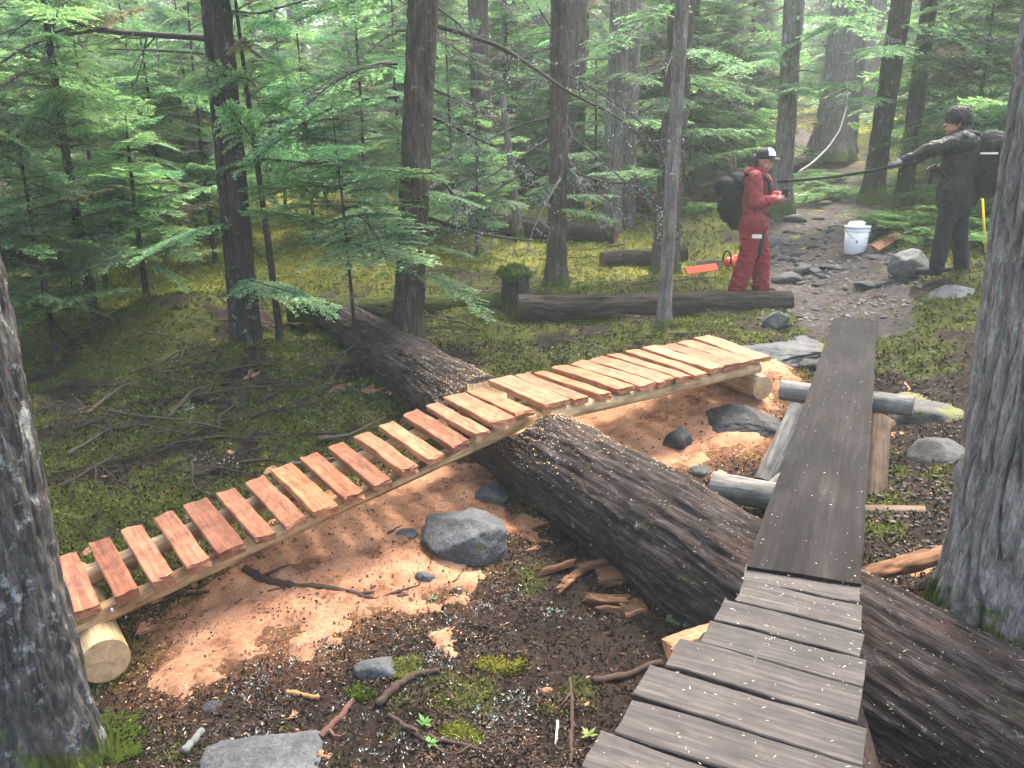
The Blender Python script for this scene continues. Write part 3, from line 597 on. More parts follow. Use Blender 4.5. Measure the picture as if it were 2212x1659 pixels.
def rock(name, p, size, seed, mat, label, sub=4, rot=0, group=None, cat='rock', **kw):
    V, T = rock_mesh(size, seed, sub, **kw); c, s = math.cos(rot), math.sin(rot); V = V @ np.array([[c, s, 0], [-s, c, 0], [0, 0, 1]])
    o = mk(name, V + p, T, mat, origin=p); tag(o, label, cat, group); return o
p = PZ(1012, 1168, -.56); rock('boulder', p, (.33, .27, .21), 3, MAT['rock'], 'large grey boulder half buried in sawdust beside the fallen log', 5, .3, rough=.1)
p = PZ(1060, 1070, -.56); rock('rock', p, (.13, .13, .08), 8, MAT['rock'], 'grey rock peeking from sawdust just behind the large boulder', 4)
p = PZ(878, 1155, -.575); rock('rock', p, (.07, .07, .035), 9, MAT['rock'], 'small flat grey stone sunk in the sawdust near the boulder', 3)
p = PZ(918, 1248, -.6); rock('rock', p, (.06, .05, .04), 10, MAT['rock'], 'dusty grey cobble where the sawdust meets the litter', 3)
p = PZ(815, 1455, -.7); rock('rock', p, (.135, .11, .09), 11, MAT['rock'], 'blue grey rock with moss along its side amid lichen', 4, .4)
p = PZ(580, 1655, -.73); rock('rock_slab', p, (.33, .2, .1), 12, MAT['rock'], 'broad pale grey slab beside the lichened trunk', 5, .1)
p = PZ(462, 1532, -.69); rock('rock', p, (.06, .045, .045), 13, MAT['rock_dark'], 'small dark angular stone near the peeled support log', 3)
p = PZ(1590, 918, -.44); rock('boulder', p, (.36, .27, .17), 14, MAT['rock_dark'], 'wide dark boulder dusted with sawdust in front of the footbridge end', 5, -.3, rough=.16)
p = PZ(1465, 953, -.46); rock('rock', p, (.12, .11, .11), 15, MAT['rock_dark'], 'blocky dark stone standing in the sawdust', 4)
p = PZ(1515, 1020, -.55); rock('rock', p, (.1, .08, .06), 16, MAT['rock_dark'], 'jagged dark stone beside the short silvered log', 3)
p = PZ(1677, 695, -.02); rock('rock', p, (.15, .14, .13), 17, MAT['rock'], 'rounded grey rock at the end of the long dark log', 4)
p = PZ(1670, 760, -.2); rock('rock_slab', p, (.75, .5, .12), 18, MAT['rock'], 'broad flat bedrock slab between the footbridge and the ramp', 5, .25, rough=.18)
p = PZ(1750, 790, -.3); rock('rock_slab', p, (.3, .3, .14), 19, MAT['rock_dark'], 'low dark ledge under the ramp board near the footbridge', 4, .25, rough=.18)
p = PZ(2055, 668, .1); rock('boulder', p, (.36, .32, .25), 20, MAT['rock_pale'], 'pale lichened boulder beside the dark clad worker', 5, .2)
p = PZ(1990, 775, -.31); rock('boulder', p, (.6, .75, .3), 21, MAT['rock_moss'], 'wide moss topped boulder along the far end of the ramp board', 5, .2, rough=.16)
p = PT(1965, 570, 8.9); rock('rock', p, (.25, .2, .2), 22, MAT['rock_pale'], 'pale rock near the boots of the dark clad worker', 4)
p = PZ(2000, 905, -.42); rock('rock', p, (.35, .4, .2), 23, MAT['rock_moss'], 'dull mossy rock beyond the end of the trestle crossbar', 4, rough=.2)
p = PZ(2050, 1010, -.5); rock('rock', p, (.25, .3, .2), 24, MAT['rock_dark'], 'dark dirty rock between the trestle and the grey trunk', 4, rough=.2)
p = PZ(1240, 1150, -.68); rock('rock', p, (.17, .12, .14), 25, MAT['rock_dark'], 'shadowed rock tucked beneath the huge notched log', 3)
rg = np.random.default_rng(77); protos = [mesh_data('trail_stone', *rock_mesh((1, .8, .55), 200 + k, 3, rough=.15), mat=[MAT['rock'], MAT['rock_dark'], MAT['rock_dark'], MAT['rock']][k]) for k in range(4)]
def stone(u, v, s, k=None):
    p = gpx(u, v); o = inst('trail_stone', protos[rg.integers(0, 4) if k is None else k], None, Matrix.Translation(p + [0, 0, s * .12]) @ Matrix.Rotation(rg.uniform(0, 6.3), 4, 'Z') @ Matrix.Diagonal((s, s * rg.uniform(.7, 1.2), s * rg.uniform(.6, 1.1), 1)))
    tag(o, 'grey angular stone embedded in the dirt trail', 'stone', 'stones embedded in the trail')
for _ in range(46): stone(rg.uniform(1660, 1800), rg.uniform(470, 625), rg.uniform(.05, .13))
for _ in range(26): stone(rg.uniform(1690, 1960), rg.uniform(560, 690), rg.uniform(.04, .1))
for _ in range(10): stone(rg.uniform(1700, 1850), rg.uniform(400, 470), rg.uniform(.08, .18))
for _ in range(60): stone(rg.uniform(1640, 1960), rg.uniform(480, 690), rg.uniform(.025, .07))
for u, v, s in ((1715, 478, .2), (1680, 530, .22), (1735, 590, .17), (1700, 610, .2), (1870, 620, .14), (1890, 560, .13), (1650, 560, .17)): stone(u, v, s, 0)
# ------------------------------------------------------------------ trees
def trunk_geo(base, H, r0, r1, lean=(0, 0), nseg=64, nring=150, amp=.012, seed=0, flare=.5, fh=.22, pitch=.035, stretch=6, sink=.15, wob=.05, sweep=0.):
    s = np.linspace(0, 1, nring) ** 1.35; zz = -sink + s * (H + sink); z = zz[:, None]; a = np.linspace(0, 2 * np.pi, nseg, endpoint=False)[None]
    rb = r0 + (r1 - r0) * np.clip(z / H, 0, 1); rg = np.random.default_rng(seed); k = int(rg.integers(3, 6)); ph = rg.uniform(0, 6.3)
    r = rb * (1 + flare * np.exp(-np.maximum(z, 0) / fh) * (1 + .45 * np.cos(k * a + ph)) * np.where(z < 0, 1 - z * 1.5, 1))
    cx, cy, cz = np.broadcast_arrays(np.cos(a) * r0, np.sin(a) * r0, z); wv = .8 * (vnoise(cx / .09, cy / .09, cz / .3, seed + 2) - .5)
    q = vnoise(cx / pitch + wv, cy / pitch + wv, cz / (pitch * stretch), seed); q2 = vnoise(cx / pitch * 2.2, cy / pitch * 2.2, cz / (pitch * stretch * .45), seed + 5)
    fur = np.exp(-((np.abs(q - .5) * 2) / .18) ** 2) + .5 * np.exp(-((np.abs(q2 - .5) * 2) / .16) ** 2)
    r = r - amp * fur + amp * .9 * (q2 - .5) + wob * r0 * (fbm(cx / .25, cy / .25, cz / .6, 3, seed + 9) - .5) * 2
    bx = sweep * np.sin(z * .9 + seed) * .06; by = sweep * np.cos(z * .7 + seed * 2) * .05
    ox = lean[0] * z + bx - bx[np.argmin(np.abs(zz))]; oy = lean[1] * z + by - by[np.argmin(np.abs(zz))]
    V = np.stack([base[0] + ox + r * np.cos(a), base[1] + oy + r * np.sin(a), base[2] + z + 0 * a], -1)
    return V.reshape(-1, 3), lathe_quads(nring, nseg)
def axis_at(base, lean, h): return np.array([base[0] + lean[0] * h, base[1] + lean[1] * h, base[2] + h])

# --- live hemlock branch: flat spray along +X, slightly drooping
def hem_branch(L, sp_, leafL, leafW, seed, dens=1.0, droop=.25):
    rg = np.random.default_rng(seed); b = B(); n = max(6, int(L / sp_)); ts = np.linspace(.08, 1, n)
    def axis(t): return np.array([t * L, .04 * L * math.sin(t * 3 + seed), .06 * L * t - droop * L * t * t])
    P = np.array([axis(t) for t in np.linspace(0, 1, 7)]); b.tube(P, np.linspace(.011, .002, 7) * (L / 1.2) ** .5, 4, (.06, .045, .035), cap=False)
    LP, LD, LS, LL, LW, LC = [], [], [], [], [], []
    for i, t in enumerate(ts):
        for sgn in (-1, 1):
            if rg.random() > dens: continue
            p = axis(t); l2 = L * (.46 * (1 - t) ** .8 + .10) * rg.uniform(.6, 1.1) * min(1, .35 + t * 2.2); ang = R(rg.uniform(42, 66)) * sgn
            d = np.array([math.cos(ang), math.sin(ang), rg.uniform(-.22, .1)]); d /= np.linalg.norm(d); m = max(3, int(l2 / (leafL * .38)))
            tw = np.linspace(.04, 1, m)
            for s2 in (-1, 1):
                pp = p + d * (tw * l2)[:, None]; pp[:, 2] -= .18 * l2 * tw ** 2
                a2 = ang + s2 * R(48) + rg.normal(0, .2, m); dd = np.stack([np.cos(a2), np.sin(a2), rg.normal(-.12, .22, m)], 1); dd /= np.linalg.norm(dd, axis=1)[:, None]
                ss = np.cross(dd, np.array([0, 0, 1.]) + rg.normal(0, .35, (m, 3))); ss /= np.linalg.norm(ss, axis=1)[:, None]
                LP.append(pp); LD.append(dd); LS.append(ss); LL.append(leafL * rg.uniform(.7, 1.25, m) * (1.1 - .45 * tw)); LW.append(leafW * rg.uniform(.8, 1.2, m))
                base = np.array([.13, .242, .13]); tip = np.array([.265, .43, .215]); k = (tw ** 2 * .7 * rg.uniform(.3, 1.2))[:, None]
                LC.append((base * (1 - k) + tip * k) * rg.uniform(.65, 1.3, (m, 1)))
            b.quads(np.array([p]), np.array([d]), np.array([unit(np.cross(d, (0, 0, 1)))]), l2, .003, np.array([[.07, .055, .04]]))
    b.quads(np.concatenate(LP), np.concatenate(LD), np.concatenate(LS), np.concatenate(LL), np.concatenate(LW), np.concatenate(LC))
    return b.arr()
FINE = [hem_branch(1.0, .034, .05, .0085, 500 + k, .8, (.05, .18, .32, .5)[k]) for k in range(4)]
COARSE = [hem_branch(1.0, .062, .085, .016, 520 + k, .9, .2 + .06 * k) for k in range(4)]
def crown_mesh(name, spec, lib, seed, mat):
    """spec: list of (height, azimuth, length, pitch)"""
    rg = np.random.default_rng(seed); b = B()
    for h, az, L, pit in spec:
        V, Fc, C = lib[rg.integers(0, len(lib))]; c, s = math.cos(pit), math.sin(pit)
        V = V * np.array([L, L * rg.uniform(.8, 1.25), L]); roll = rg.normal(0, .25); V = V @ np.array([[1, 0, 0], [0, math.cos(roll), math.sin(roll)], [0, -math.sin(roll), math.cos(roll)]])
        V = V @ np.array([[c, 0, s], [0, 1, 0], [-s, 0, c]]); c, s = math.cos(az), math.sin(az); V = V @ np.array([[c, s, 0], [-s, c, 0], [0, 0, 1]])
        b.V.append(V + [0, 0, h]); b.Q.append(Fc[0] + b.n); 
        if len(Fc) > 1: b.T.append(Fc[1] + b.n)
        kk_ = rg.random(); b.C.append(C * rg.uniform(.55, 1.3) * (np.array([1.05, 1, .9]) if kk_ > .3 else np.array([.85, 1, 1.05])) if kk_ > .07 else C.mean(1, keepdims=True) * np.array([.75, .6, .45])); b.n += len(V)
    return b.data(name, mat)
def spec_for(H, h0, n, Lmax, seed, taper=True):
    rg = np.random.default_rng(seed); out = []
    for i in range(n):
        h = h0 + (H - h0) * ((i + rg.random()) / n); f = (1 - (h - h0) / (H - h0 + .01)) if taper else 1
        out.append((h, i * 2.4 + rg.normal(0, .4), Lmax * (.25 + .75 * f ** .75) * rg.uniform(.45, 1.15), rg.normal(.1, .24)))
    return out
# --- dead lichen-hung branch
def dead_branch(L, seed, twigs=11, r=.012, droop=.25, lich=60, tl=.3):
    rg = np.random.default_rng(seed); b = B(); t = np.linspace(0, 1, 9); P = np.stack([t * L, .07 * L * np.sin(t * 2.4 + seed), .08 * L * t - droop * L * t ** 1.8], 1) + rg.normal(0, .008 * L, (9, 3)); P[0] = 0
    dk = np.array([.12, .108, .095]); b.tube(P, np.linspace(r, r * .25, 9), 6, dk)
    def flecks(p, n, sc_):
        pp = p[rg.integers(0, len(p), n)] + rg.normal(0, .006, (n, 3)); D = rg.normal(0, 1, (n, 3)); D[:, 2] -= .6; D /= np.linalg.norm(D, axis=1)[:, None]; S = np.cross(D, rg.normal(0, 1, (n, 3))); S /= np.linalg.norm(S, axis=1)[:, None]
        b.quads(pp, D, S, rg.uniform(.008, .03, n) * sc_, rg.uniform(.003, .008, n) * sc_, np.array([.32, .37, .31]) * rg.uniform(.5, 1.3, (n, 1)))
    allp = [P]
    for i in range(twigs):
        q = rg.uniform(.15, .97); p = np.array([np.interp(q, t, P[:, c]) for c in range(3)]); ang = rg.choice([-1, 1]) * R(rg.uniform(30, 70)); l = tl * L * rg.uniform(.4, 1.2) * (1.1 - q * .5)
        d = np.array([math.cos(ang), math.sin(ang), rg.uniform(-.5, .35)]); tt = np.linspace(0, 1, 5)[:, None]; Q = p + d * l * tt + rg.normal(0, .02 * l, (5, 3)) * tt + np.array([0, 0, -.15 * l]) * tt ** 2; Q[0] = p
        b.tube(Q, np.linspace(r * .38, r * .12, 5), 4, dk * rg.uniform(.7, 1.5)); allp.append(Q)
        for k in range(3):
            q3 = Q[rg.integers(1, 5)]; d3 = unit(d + rg.normal(0, .6, 3)); b.tube([q3, q3 + d3 * l * .2, q3 + d3 * l * .38 + [0, 0, -.02]], [r * .17, r * .13, r * .08], 3, dk * 1.2, cap=False)
    ap = np.concatenate([np.stack([np.interp(np.linspace(0, len(p) - 1, 30), np.arange(len(p)), p[:, c]) for c in range(3)], 1) for p in allp])
    if lich: flecks(ap, lich, 1.0)
    return b
DEAD = [dead_branch(1.0, 700 + k, 9 + k, .011, .15 + .1 * k, 150 if k % 2 else 60).data('dead_branch', MAT['vcol']) for k in range(6)]
DEADT = [dead_branch(1.0, 720 + k, 6, .008, .1 + .1 * k, 12).data('dead_branch', MAT['vcol']) for k in range(3)]
def dark_dead(k):
    b = dead_branch(1.0, 740 + k, 12 + k, .012, .1, 14); b.C = [q * np.array([.42, .36, .3]) for q in b.C]; return b.data('fallen_branch', MAT['vcol'])
DEADG = [dark_dead(k) for k in range(5)]
def brmat(h, az, L, pit): return Matrix.Translation((0, 0, h)) @ Matrix.Rotation(az, 4, 'Z') @ Matrix.Rotation(-pit, 4, 'Y') @ Matrix.Diagonal((L, L, L, 1))
def place_dead(t, n, h0, h1, L, seed, lean=(0, 0), lib=None, azs=None):
    rg = np.random.default_rng(seed); lib = lib or DEAD
    for i in range(n):
        h = rg.uniform(h0, h1); az = rg.uniform(0, 6.3) if azs is None else rg.uniform(*azs)
        m = brmat(h, az, L * rg.uniform(.6, 1.25), rg.normal(.05, .22)); m = Matrix.Translation((lean[0] * h, lean[1] * h, 0)) @ m
        inst('dead_branch', lib[rg.integers(0, len(lib))], t, m)
def pxbranch(t, pts, r0, r1, seed, twigs=10, lich=80, tl=.3, name='branch', col=(.05, .045, .038)):
    """a limb whose course was read off the photograph: (u, v, distance) points on a path that starts at its trunk"""
    rg = np.random.default_rng(seed); P = np.array([PT(*q) for q in pts]); k = np.linspace(0, len(P) - 1, 5 * len(P)); P = np.stack([np.interp(k, np.arange(len(P)), P[:, c]) for c in range(3)], 1)
    P[1:-1] = (P[:-2] + P[1:-1] * 2 + P[2:]) / 4; L = np.linalg.norm(np.diff(P, axis=0), axis=1).sum(); b = B(); b.tube(P, np.linspace(r0, r1, len(P)), 8, np.array(col), jit=.18, rng=rg); allp = [P]
    for i in range(twigs):
        j = rg.integers(len(P) // 5, len(P)); d0 = unit(P[min(j + 1, len(P) - 1)] - P[max(j - 1, 0)]); d = unit(d0 * .5 + rg.normal(0, .55, 3) + [0, 0, -.25]); l = tl * rg.uniform(.4, 1.3); tt = np.linspace(0, 1, 5)[:, None]
        Q = P[j] + d * l * tt + rg.normal(0, .03 * l, (5, 3)) * tt; b.tube(Q, np.linspace(r1 * .8, r1 * .25, 5), 4, np.array(col) * 1.3); allp.append(Q)
        for _ in range(3):
            q = Q[rg.integers(1, 5)]; dd = unit(d + rg.normal(0, .7, 3)); b.tube([q, q + dd * l * .2, q + dd * l * .4], [r1 * .3, r1 * .22, r1 * .12], 3, np.array(col) * 1.5, cap=False)
    if lich:
        lich = int(lich * 2); ap = np.concatenate([np.stack([np.interp(np.linspace(0, len(p) - 1, 40), np.arange(len(p)), p[:, c]) for c in range(3)], 1) for p in allp]); pp = ap[rg.integers(0, len(ap), lich)] + rg.normal(0, .008, (lich, 3)); D = rg.normal(0, 1, (lich, 3)); D[:, 2] -= .7; D /= np.linalg.norm(D, axis=1)[:, None]; S = np.cross(D, rg.normal(0, 1, D.shape)); S /= np.linalg.norm(S, axis=1)[:, None]
        b.quads(pp, D, S, rg.uniform(.01, .04, lich), rg.uniform(.004, .01, lich), np.array([.34, .39, .33]) * rg.uniform(.4, 1.3, (lich, 1)))
    b.build(name, MAT['vcol'], t)
def green_limb(t, h, az, L, pit, lib_me, lean=(0, 0)):
    inst('branch', lib_me, t, Matrix.Translation((lean[0] * h, lean[1] * h, 0)) @ brmat(h, az, L, pit))
def spray_data(k, lib, nm): V, Fc, C = lib[k]; return mesh_data(nm, V, Fc, col=C, mat=MAT['leaf'])
SPRAY = [spray_data(k, FINE, 'branch') for k in range(4)]; SPRAYC = [spray_data(k, COARSE, 'branch') for k in range(4)]
HIGH = [crown_mesh('crown', spec_for(11.5, 6.2, 46, 1.9, 810 + k), COARSE, 820 + k, MAT['leaf']) for k in range(3)]

def tree(label, base, r0, r1, H, mat, lean=(0, 0), seg=64, ring=170, seed=0, crown=True, cz=0, **kw):
    t = empty('conifer_tree', base); V, Q = trunk_geo(base, H, r0, r1, lean, seg, ring, seed=seed, **kw); mk('trunk', V, Q, MAT[mat], t)
    if crown and seed in (1, 2, 3, 4, 16): inst('crown', HIGH[seed % 3], t, Matrix.Translation((lean[0] * 7, lean[1] * 7, cz)) @ Matrix.Rotation(seed * 1.3, 4, 'Z'))
    tag(t, label, 'tree', 'conifers standing along the trail'); return t
# near trunks
p = PZ(112, 1650, -.7); tl_ = tree('dark tree trunk crusted with pale lichen beside the peeled support log', p, .165, .1, 12, 'bark_left', (-.012, 0), 200, 420, 1, flare=.28, fh=.3, amp=.012, pitch=.03, stretch=4, cz=1.2)
p = PZ(2150, 1318, -.27); tr_ = tree('thick grey furrowed tree trunk beside the old boardwalk', p, .215, .17, 12, 'bark_right', (-.03, 0), 240, 460, 2, flare=.24, fh=.25, amp=.03, pitch=.045, stretch=10, wob=.03, cz=1.2)
kb = B(); kp = PT(2118, 722, 3.3); V_, T_ = rock_mesh((.018, .02, .03), 5, 3)
# mid trunks
b1 = PZ(545, 757, -.3); t1 = tree('dark twin stemmed tree on the mossy mound behind the footbridge', b1, .105, .075, 11, 'bark_dark', (.0, .0), 90, 220, 3, flare=.3, amp=.013, cz=0)
V, Q = trunk_geo(b1 + [-.125, .04, 0], 11, .095, .07, (.008, 0), 90, 220, seed=33, flare=.3, amp=.013); mk('trunk', V, Q, MAT['bark_dark'], t1)
b2 = PZ(880, 742, -.24); t2 = tree('stout brown furrowed tree rising behind the huge notched log', b2, .155, .12, 11, 'bark_brown', (.082, .0), 110, 260, 4, flare=.24, amp=.016, pitch=.035, stretch=5)
b3 = PZ(1201, 617, -.0); t3 = tree('slim brown tree hung with lichened dead branches', b3, .125, .1, 11, 'bark_brown', (.0, 0), 70, 160, 5, flare=.5, amp=.012)
b3b = PT(1238, 480, 15.5); t3b = tree('brown tree directly behind the slim lichened one', b3b, .2, .17, 11, 'bark_brown', (0, 0), 48, 100, 6, amp=.014)
b4 = PT(1318, 512, 13.5); t4 = tree('grey barked tree, darker of a touching pair', b4, .17, .14, 11, 'bark_grey', (.01, 0), 60, 120, 7, flare=.3, amp=.014)
b4b = PT(1356, 500, 14.0); t4b = tree('grey barked tree, paler of a touching pair', b4b, .12, .1, 11, 'bark_grey', (-.01, 0), 48, 100, 8, flare=.3, amp=.01)
b5 = PZ(1436, 590, .06); t5 = tree('sturdy brown grey tree behind the thin grey pole tree', b5, .18, .14, 11, 'bark_brown', (.012, 0), 70, 160, 9, flare=.25, amp=.014)
b5b = PZ(1433, 703, -.1); t5b = tree('thin grey pole tree in front of the long dark log', b5b, .072, .06, 8, 'bark_grey', (.004, 0), 48, 120, 10, flare=.5, fh=.1, amp=.005, crown=False)
b6 = PT(1688, 447, 12.6); t6 = tree('grey tree with a mossy hollow foot just behind the red clad worker', b6, .145, .12, 11, 'bark_grey', (-.035, 0), 64, 140, 11, flare=.55, fh=.3, amp=.012)
b7 = PT(1792, 335, 20.); t7 = tree('big fluted grey cedar at the head of the trail', b7, .36, .28, 12, 'bark_grey', (.0, 0), 64, 110, 12, flare=.7, fh=.6, amp=.03, pitch=.08)
b7b = PT(1828, 325, 21.); t7b = tree('pale grey cedar right beside the big fluted one', b7b, .24, .2, 12, 'bark_grey', (.0, 0), 48, 90, 13, flare=.4, amp=.02, pitch=.07)
b8 = PT(1884, 420, 12.2); t8 = tree('dark leaning tree above the white bucket', b8, .15, .13, 11, 'bark_dark', (.03, 0), 56, 120, 14, flare=.35, amp=.012)
b9 = PT(1952, 425, 12.8); t9 = tree('dark leaning tree next to the outstretched arm of the dark clad worker', b9, .125, .11, 11, 'bark_dark', (.0, 0), 48, 110, 15, flare=.35, amp=.012)
b10 = PT(1046, 478, 14.5); t10 = tree('brown tree half hidden by the tangle of lichened twigs', b10, .19, .16, 11, 'bark_brown', (-.02, 0), 48, 110, 16, amp=.014)
b11 = PT(1560, 400, 17.); t11 = tree('pale grey tree rising behind the cap of the red clad worker', b11, .2, .17, 11, 'bark_grey', (.02, 0), 48, 90, 17, amp=.014)
b12 = PT(1618, 350, 21.); t12 = tree('tall hazy grey tree beyond the red clad worker', b12, .27, .22, 12, 'bark_grey', (.02, 0), 40, 80, 18, amp=.016)
b13 = PT(240, 480, 15.5); t13 = tree('pale weathered snag among the bright green saplings', b13, .13, .1, 5, 'bark_grey', (-.01, 0), 40, 80, 19, amp=.008, crown=False)
b14 = PT(1120, 505, 13.2); t14 = tree('short pale leaning dead stem between two brown trees', b14, .07, .05, 2.2, 'bark_grey', (-.12, .0), 32, 50, 20, amp=.005, crown=False)
b15 = PT(665, 430, 19.); t15 = tree('grey tree under the bright gap of sky', b15, .2, .16, 12, 'bark_grey', (.0, 0), 40, 80, 21, amp=.014, crown=False)
for k, (u, v, t_, r_) in enumerate([(1905, 330, 19, .16), (2070, 360, 17, .15), (1480, 400, 18, .16), (1160, 430, 19, .2), (780, 430, 17, .15), (330, 430, 20, .16), (120, 450, 18, .15), (1540, 360, 24, .2), (1700, 330, 25, .2), (560, 420, 22, .2), (950, 400, 24, .2), (1300, 390, 25, .2), (2010, 330, 22, .2), (1860, 320, 27, .22)]):
    b = PT(u, v, t_); t = tree('grey conifer trunk deep in the hazy forest', G(b), r_, r_ * .8, 12, 'bark_grey', (np.sin(k * 3.) * .02, 0), 28, 60, 30 + k, amp=.012, crown=(k % 3 == 0))
    t['group'] = 'grey trunks deep in the forest'
# limbs read off the photograph
D1 = 8.35
pxbranch(t1, [(440, 82, D1), (340, 76, D1 - .1), (210, 66, D1 - .3), (110, 28, D1 - .5), (0, -20, D1 - .6)], .034, .014, 1, 14, 120, .45)
pxbranch(t1, [(210, 66, D1 - .3), (110, 80, D1 - .5), (40, 110, D1 - .6), (-20, 150, D1 - .7)], .016, .008, 2, 14, 160, .4)
pxbranch(t1, [(440, 116, D1), (330, 108, D1 - .2), (230, 106, D1 - .4)], .014, .005, 3, 8, 40, .35)
pxbranch(t1, [(475, 70, D1), (545, 108, D1 - .1), (610, 160, D1 - .2), (680, 200, D1 - .2), (735, 150, D1 - .2)], .02, .006, 4, 14, 120, .4)
pxbranch(t1, [(470, 20, D1), (560, 30, D1 - .2), (660, 0, D1 - .3)], .018, .006, 5, 12, 90, .4)
pxbranch(t1, [(505, 590, D1), (500, 540, D1 - .25), (508, 470, D1 - .3), (505, 400, D1 - .3)], .012, .006, 6, 2, 20, .2)
D2 = 8.1
pxbranch(t2, [(938, 55, D2), (1010, 75, D2 - .2), (1090, 105, D2 - .4), (1150, 145, D2 - .5), (1230, 200, D2 - .6), (1330, 250, D2 - .6), (1440, 340, D2 - .6)], .026, .007, 11, 18, 260, .45)
pxbranch(t2, [(935, 10, D2), (990, 50, D2 - .1), (1020, 90, D2 - .2)], .014, .006, 12, 6, 30, .3)
pxbranch(t2, [(935, 192, D2), (990, 215, D2 - .2), (1040, 232, D2 - .3), (1125, 240, D2 - .4)], .018, .006, 13, 12, 160, .4)
pxbranch(t2, [(930, 252, D2), (985, 275, D2 - .2), (1040, 305, D2 - .3), (1092, 322, D2 - .4)], .02, .008, 14, 12, 160, .45)
pxbranch(t2, [(925, 368, D2), (960, 395, D2 - .1), (1000, 445, D2 - .2), (1040, 500, D2 - .2)], .02, .007, 15, 12, 140, .4)
pxbranch(t2, [(920, 470, D2), (985, 490, D2 - .2), (1060, 510, D2 - .3), (1150, 520, D2 - .4)], .022, .007, 16, 12, 120, .4)
D3 = 10.2
pxbranch(t3, [(1200, 235, D3), (1235, 290, D3 - .2), (1222, 330, D3 - .3), (1245, 375, D3 - .4), (1310, 395, D3 - .5), (1380, 395, D3 - .5)], .03, .008, 21, 16, 260, .5)
pxbranch(t3, [(1200, 290, D3), (1140, 330, D3 - .3), (1060, 380, D3 - .5), (1000, 420, D3 - .6)], .016, .005, 22, 12, 160, .45)
pxbranch(t3, [(1200, 330, D3), (1120, 380, D3 - .3), (1040, 430, D3 - .4), (960, 480, D3 - .5)], .016, .005, 23, 12, 160, .45)
pxbranch(t3, [(1200, 250, D3), (1120, 270, D3 - .2), (1040, 310, D3 - .4), (950, 340, D3 - .5)], .016, .005, 24, 12, 120, .45)
pxbranch(t3, [(1210, 280, D3), (1280, 330, D3 - .2), (1360, 400, D3 - .4), (1450, 460, D3 - .5)], .016, .005, 25, 12, 200, .45)
pxbranch(t3, [(1205, 150, D3), (1280, 190, D3 - .2), (1380, 260, D3 - .4), (1450, 330, D3 - .5)], .016, .005, 26, 12, 200, .45)
pxbranch(t3, [(1200, 110, D3), (1190, 60, D3 - .2), (1165, 20, D3 - .3)], .018, .008, 27, 6, 60, .3)
pxbranch(t3, [(1200, 345, D3), (1270, 400, D3 - .3), (1340, 450, D3 - .5), (1420, 480, D3 - .6)], .014, .005, 28, 12, 220, .45)
place_dead(t3, 12, 1.2, 4.5, 1.3, 5); place_dead(t2, 8, 1.2, 4.5, 1.1, 6); place_dead(t4, 8, 1.2, 4.5, 1.3, 7); place_dead(t5, 9, 1.5, 4.5, 1.3, 8); place_dead(t5b, 7, 1.0, 3.6, .8, 9, lib=DEADT)
place_dead(t10, 10, .8, 4.5, 1.6, 10); place_dead(t6, 8, 1.6, 4.5, 1.2, 11); place_dead(t8, 5, 1.6, 4.5, 1.2, 12); place_dead(t9, 6, 1.6, 4.5, 1.2, 13); place_dead(t1, 9, .6, 4.0, 1.0, 14, lib=DEADT); place_dead(t11, 6, 1, 4.5, 1.6, 15); place_dead(t3b, 6, 1, 4.5, 1.5, 16)
# green limbs on the mid trees
for t, hs in ((t2, ((3.55, 3.3, 1.5), (3.3, 2.7, 1.3), (2.7, 3.0, 1.4), (2.4, 3.6, 1.5), (1.75, 3.3, 1.1), (1.55, .2, .8), (1.4, 2.4, .9), (.75, -.3, .9), (3.7, 5.0, 1.2))), (t3, ((1.15, .3, .8), (1.0, -.6, .8), (1.3, 4.0, .6), (3.9, 4.4, 1.1), (3.6, 5.3, 1.1), (4.1, 3.6, 1.2))), (t5, ((1.9, -.5, 1.1), (2.3, 4.4, 1.2), (2.9, 5.2, 1.2), (3.4, 4., 1.3), (1.4, 3.4, 1.1), (2.6, .4, 1.2))), (t1, ((3.6, .5, 1.4), (3.9, -.7, 1.3), (1.3, 3.5, 1.0), (.6, .2, 1.2), (.75, -.8, 1.0), (3.7, 2.6, 1.3))), (t4, ((1.9, .2, 1.3), (2.6, 5.0, 1.3), (3.2, 4.4, 1.3), (1.2, .6, 1.2), (1.4, 3.7, 1.2))), (t6, ((1.7, 4.5, 1.2), (2.2, 3.5, 1.3), (2.8, 5.2, 1.3), (3.3, .2, 1.3))), (t8, ((1.6, 3.3, 1.6), (2.1, 4.2, 1.4), (2.6, 3.0, 1.6), (2.4, 5.5, 1.3), (1.4, 3.9, 1.2))), (t9, ((2.0, 5.0, 1.4), (2.6, 5.8, 1.5), (3.1, 4.6, 1.4), (1.7, .1, 1.2)))):
    for k, (h, az, L) in enumerate(hs): green_limb(t, h, az, L, -.02 - .04 * (k % 3), SPRAY[k % 4])
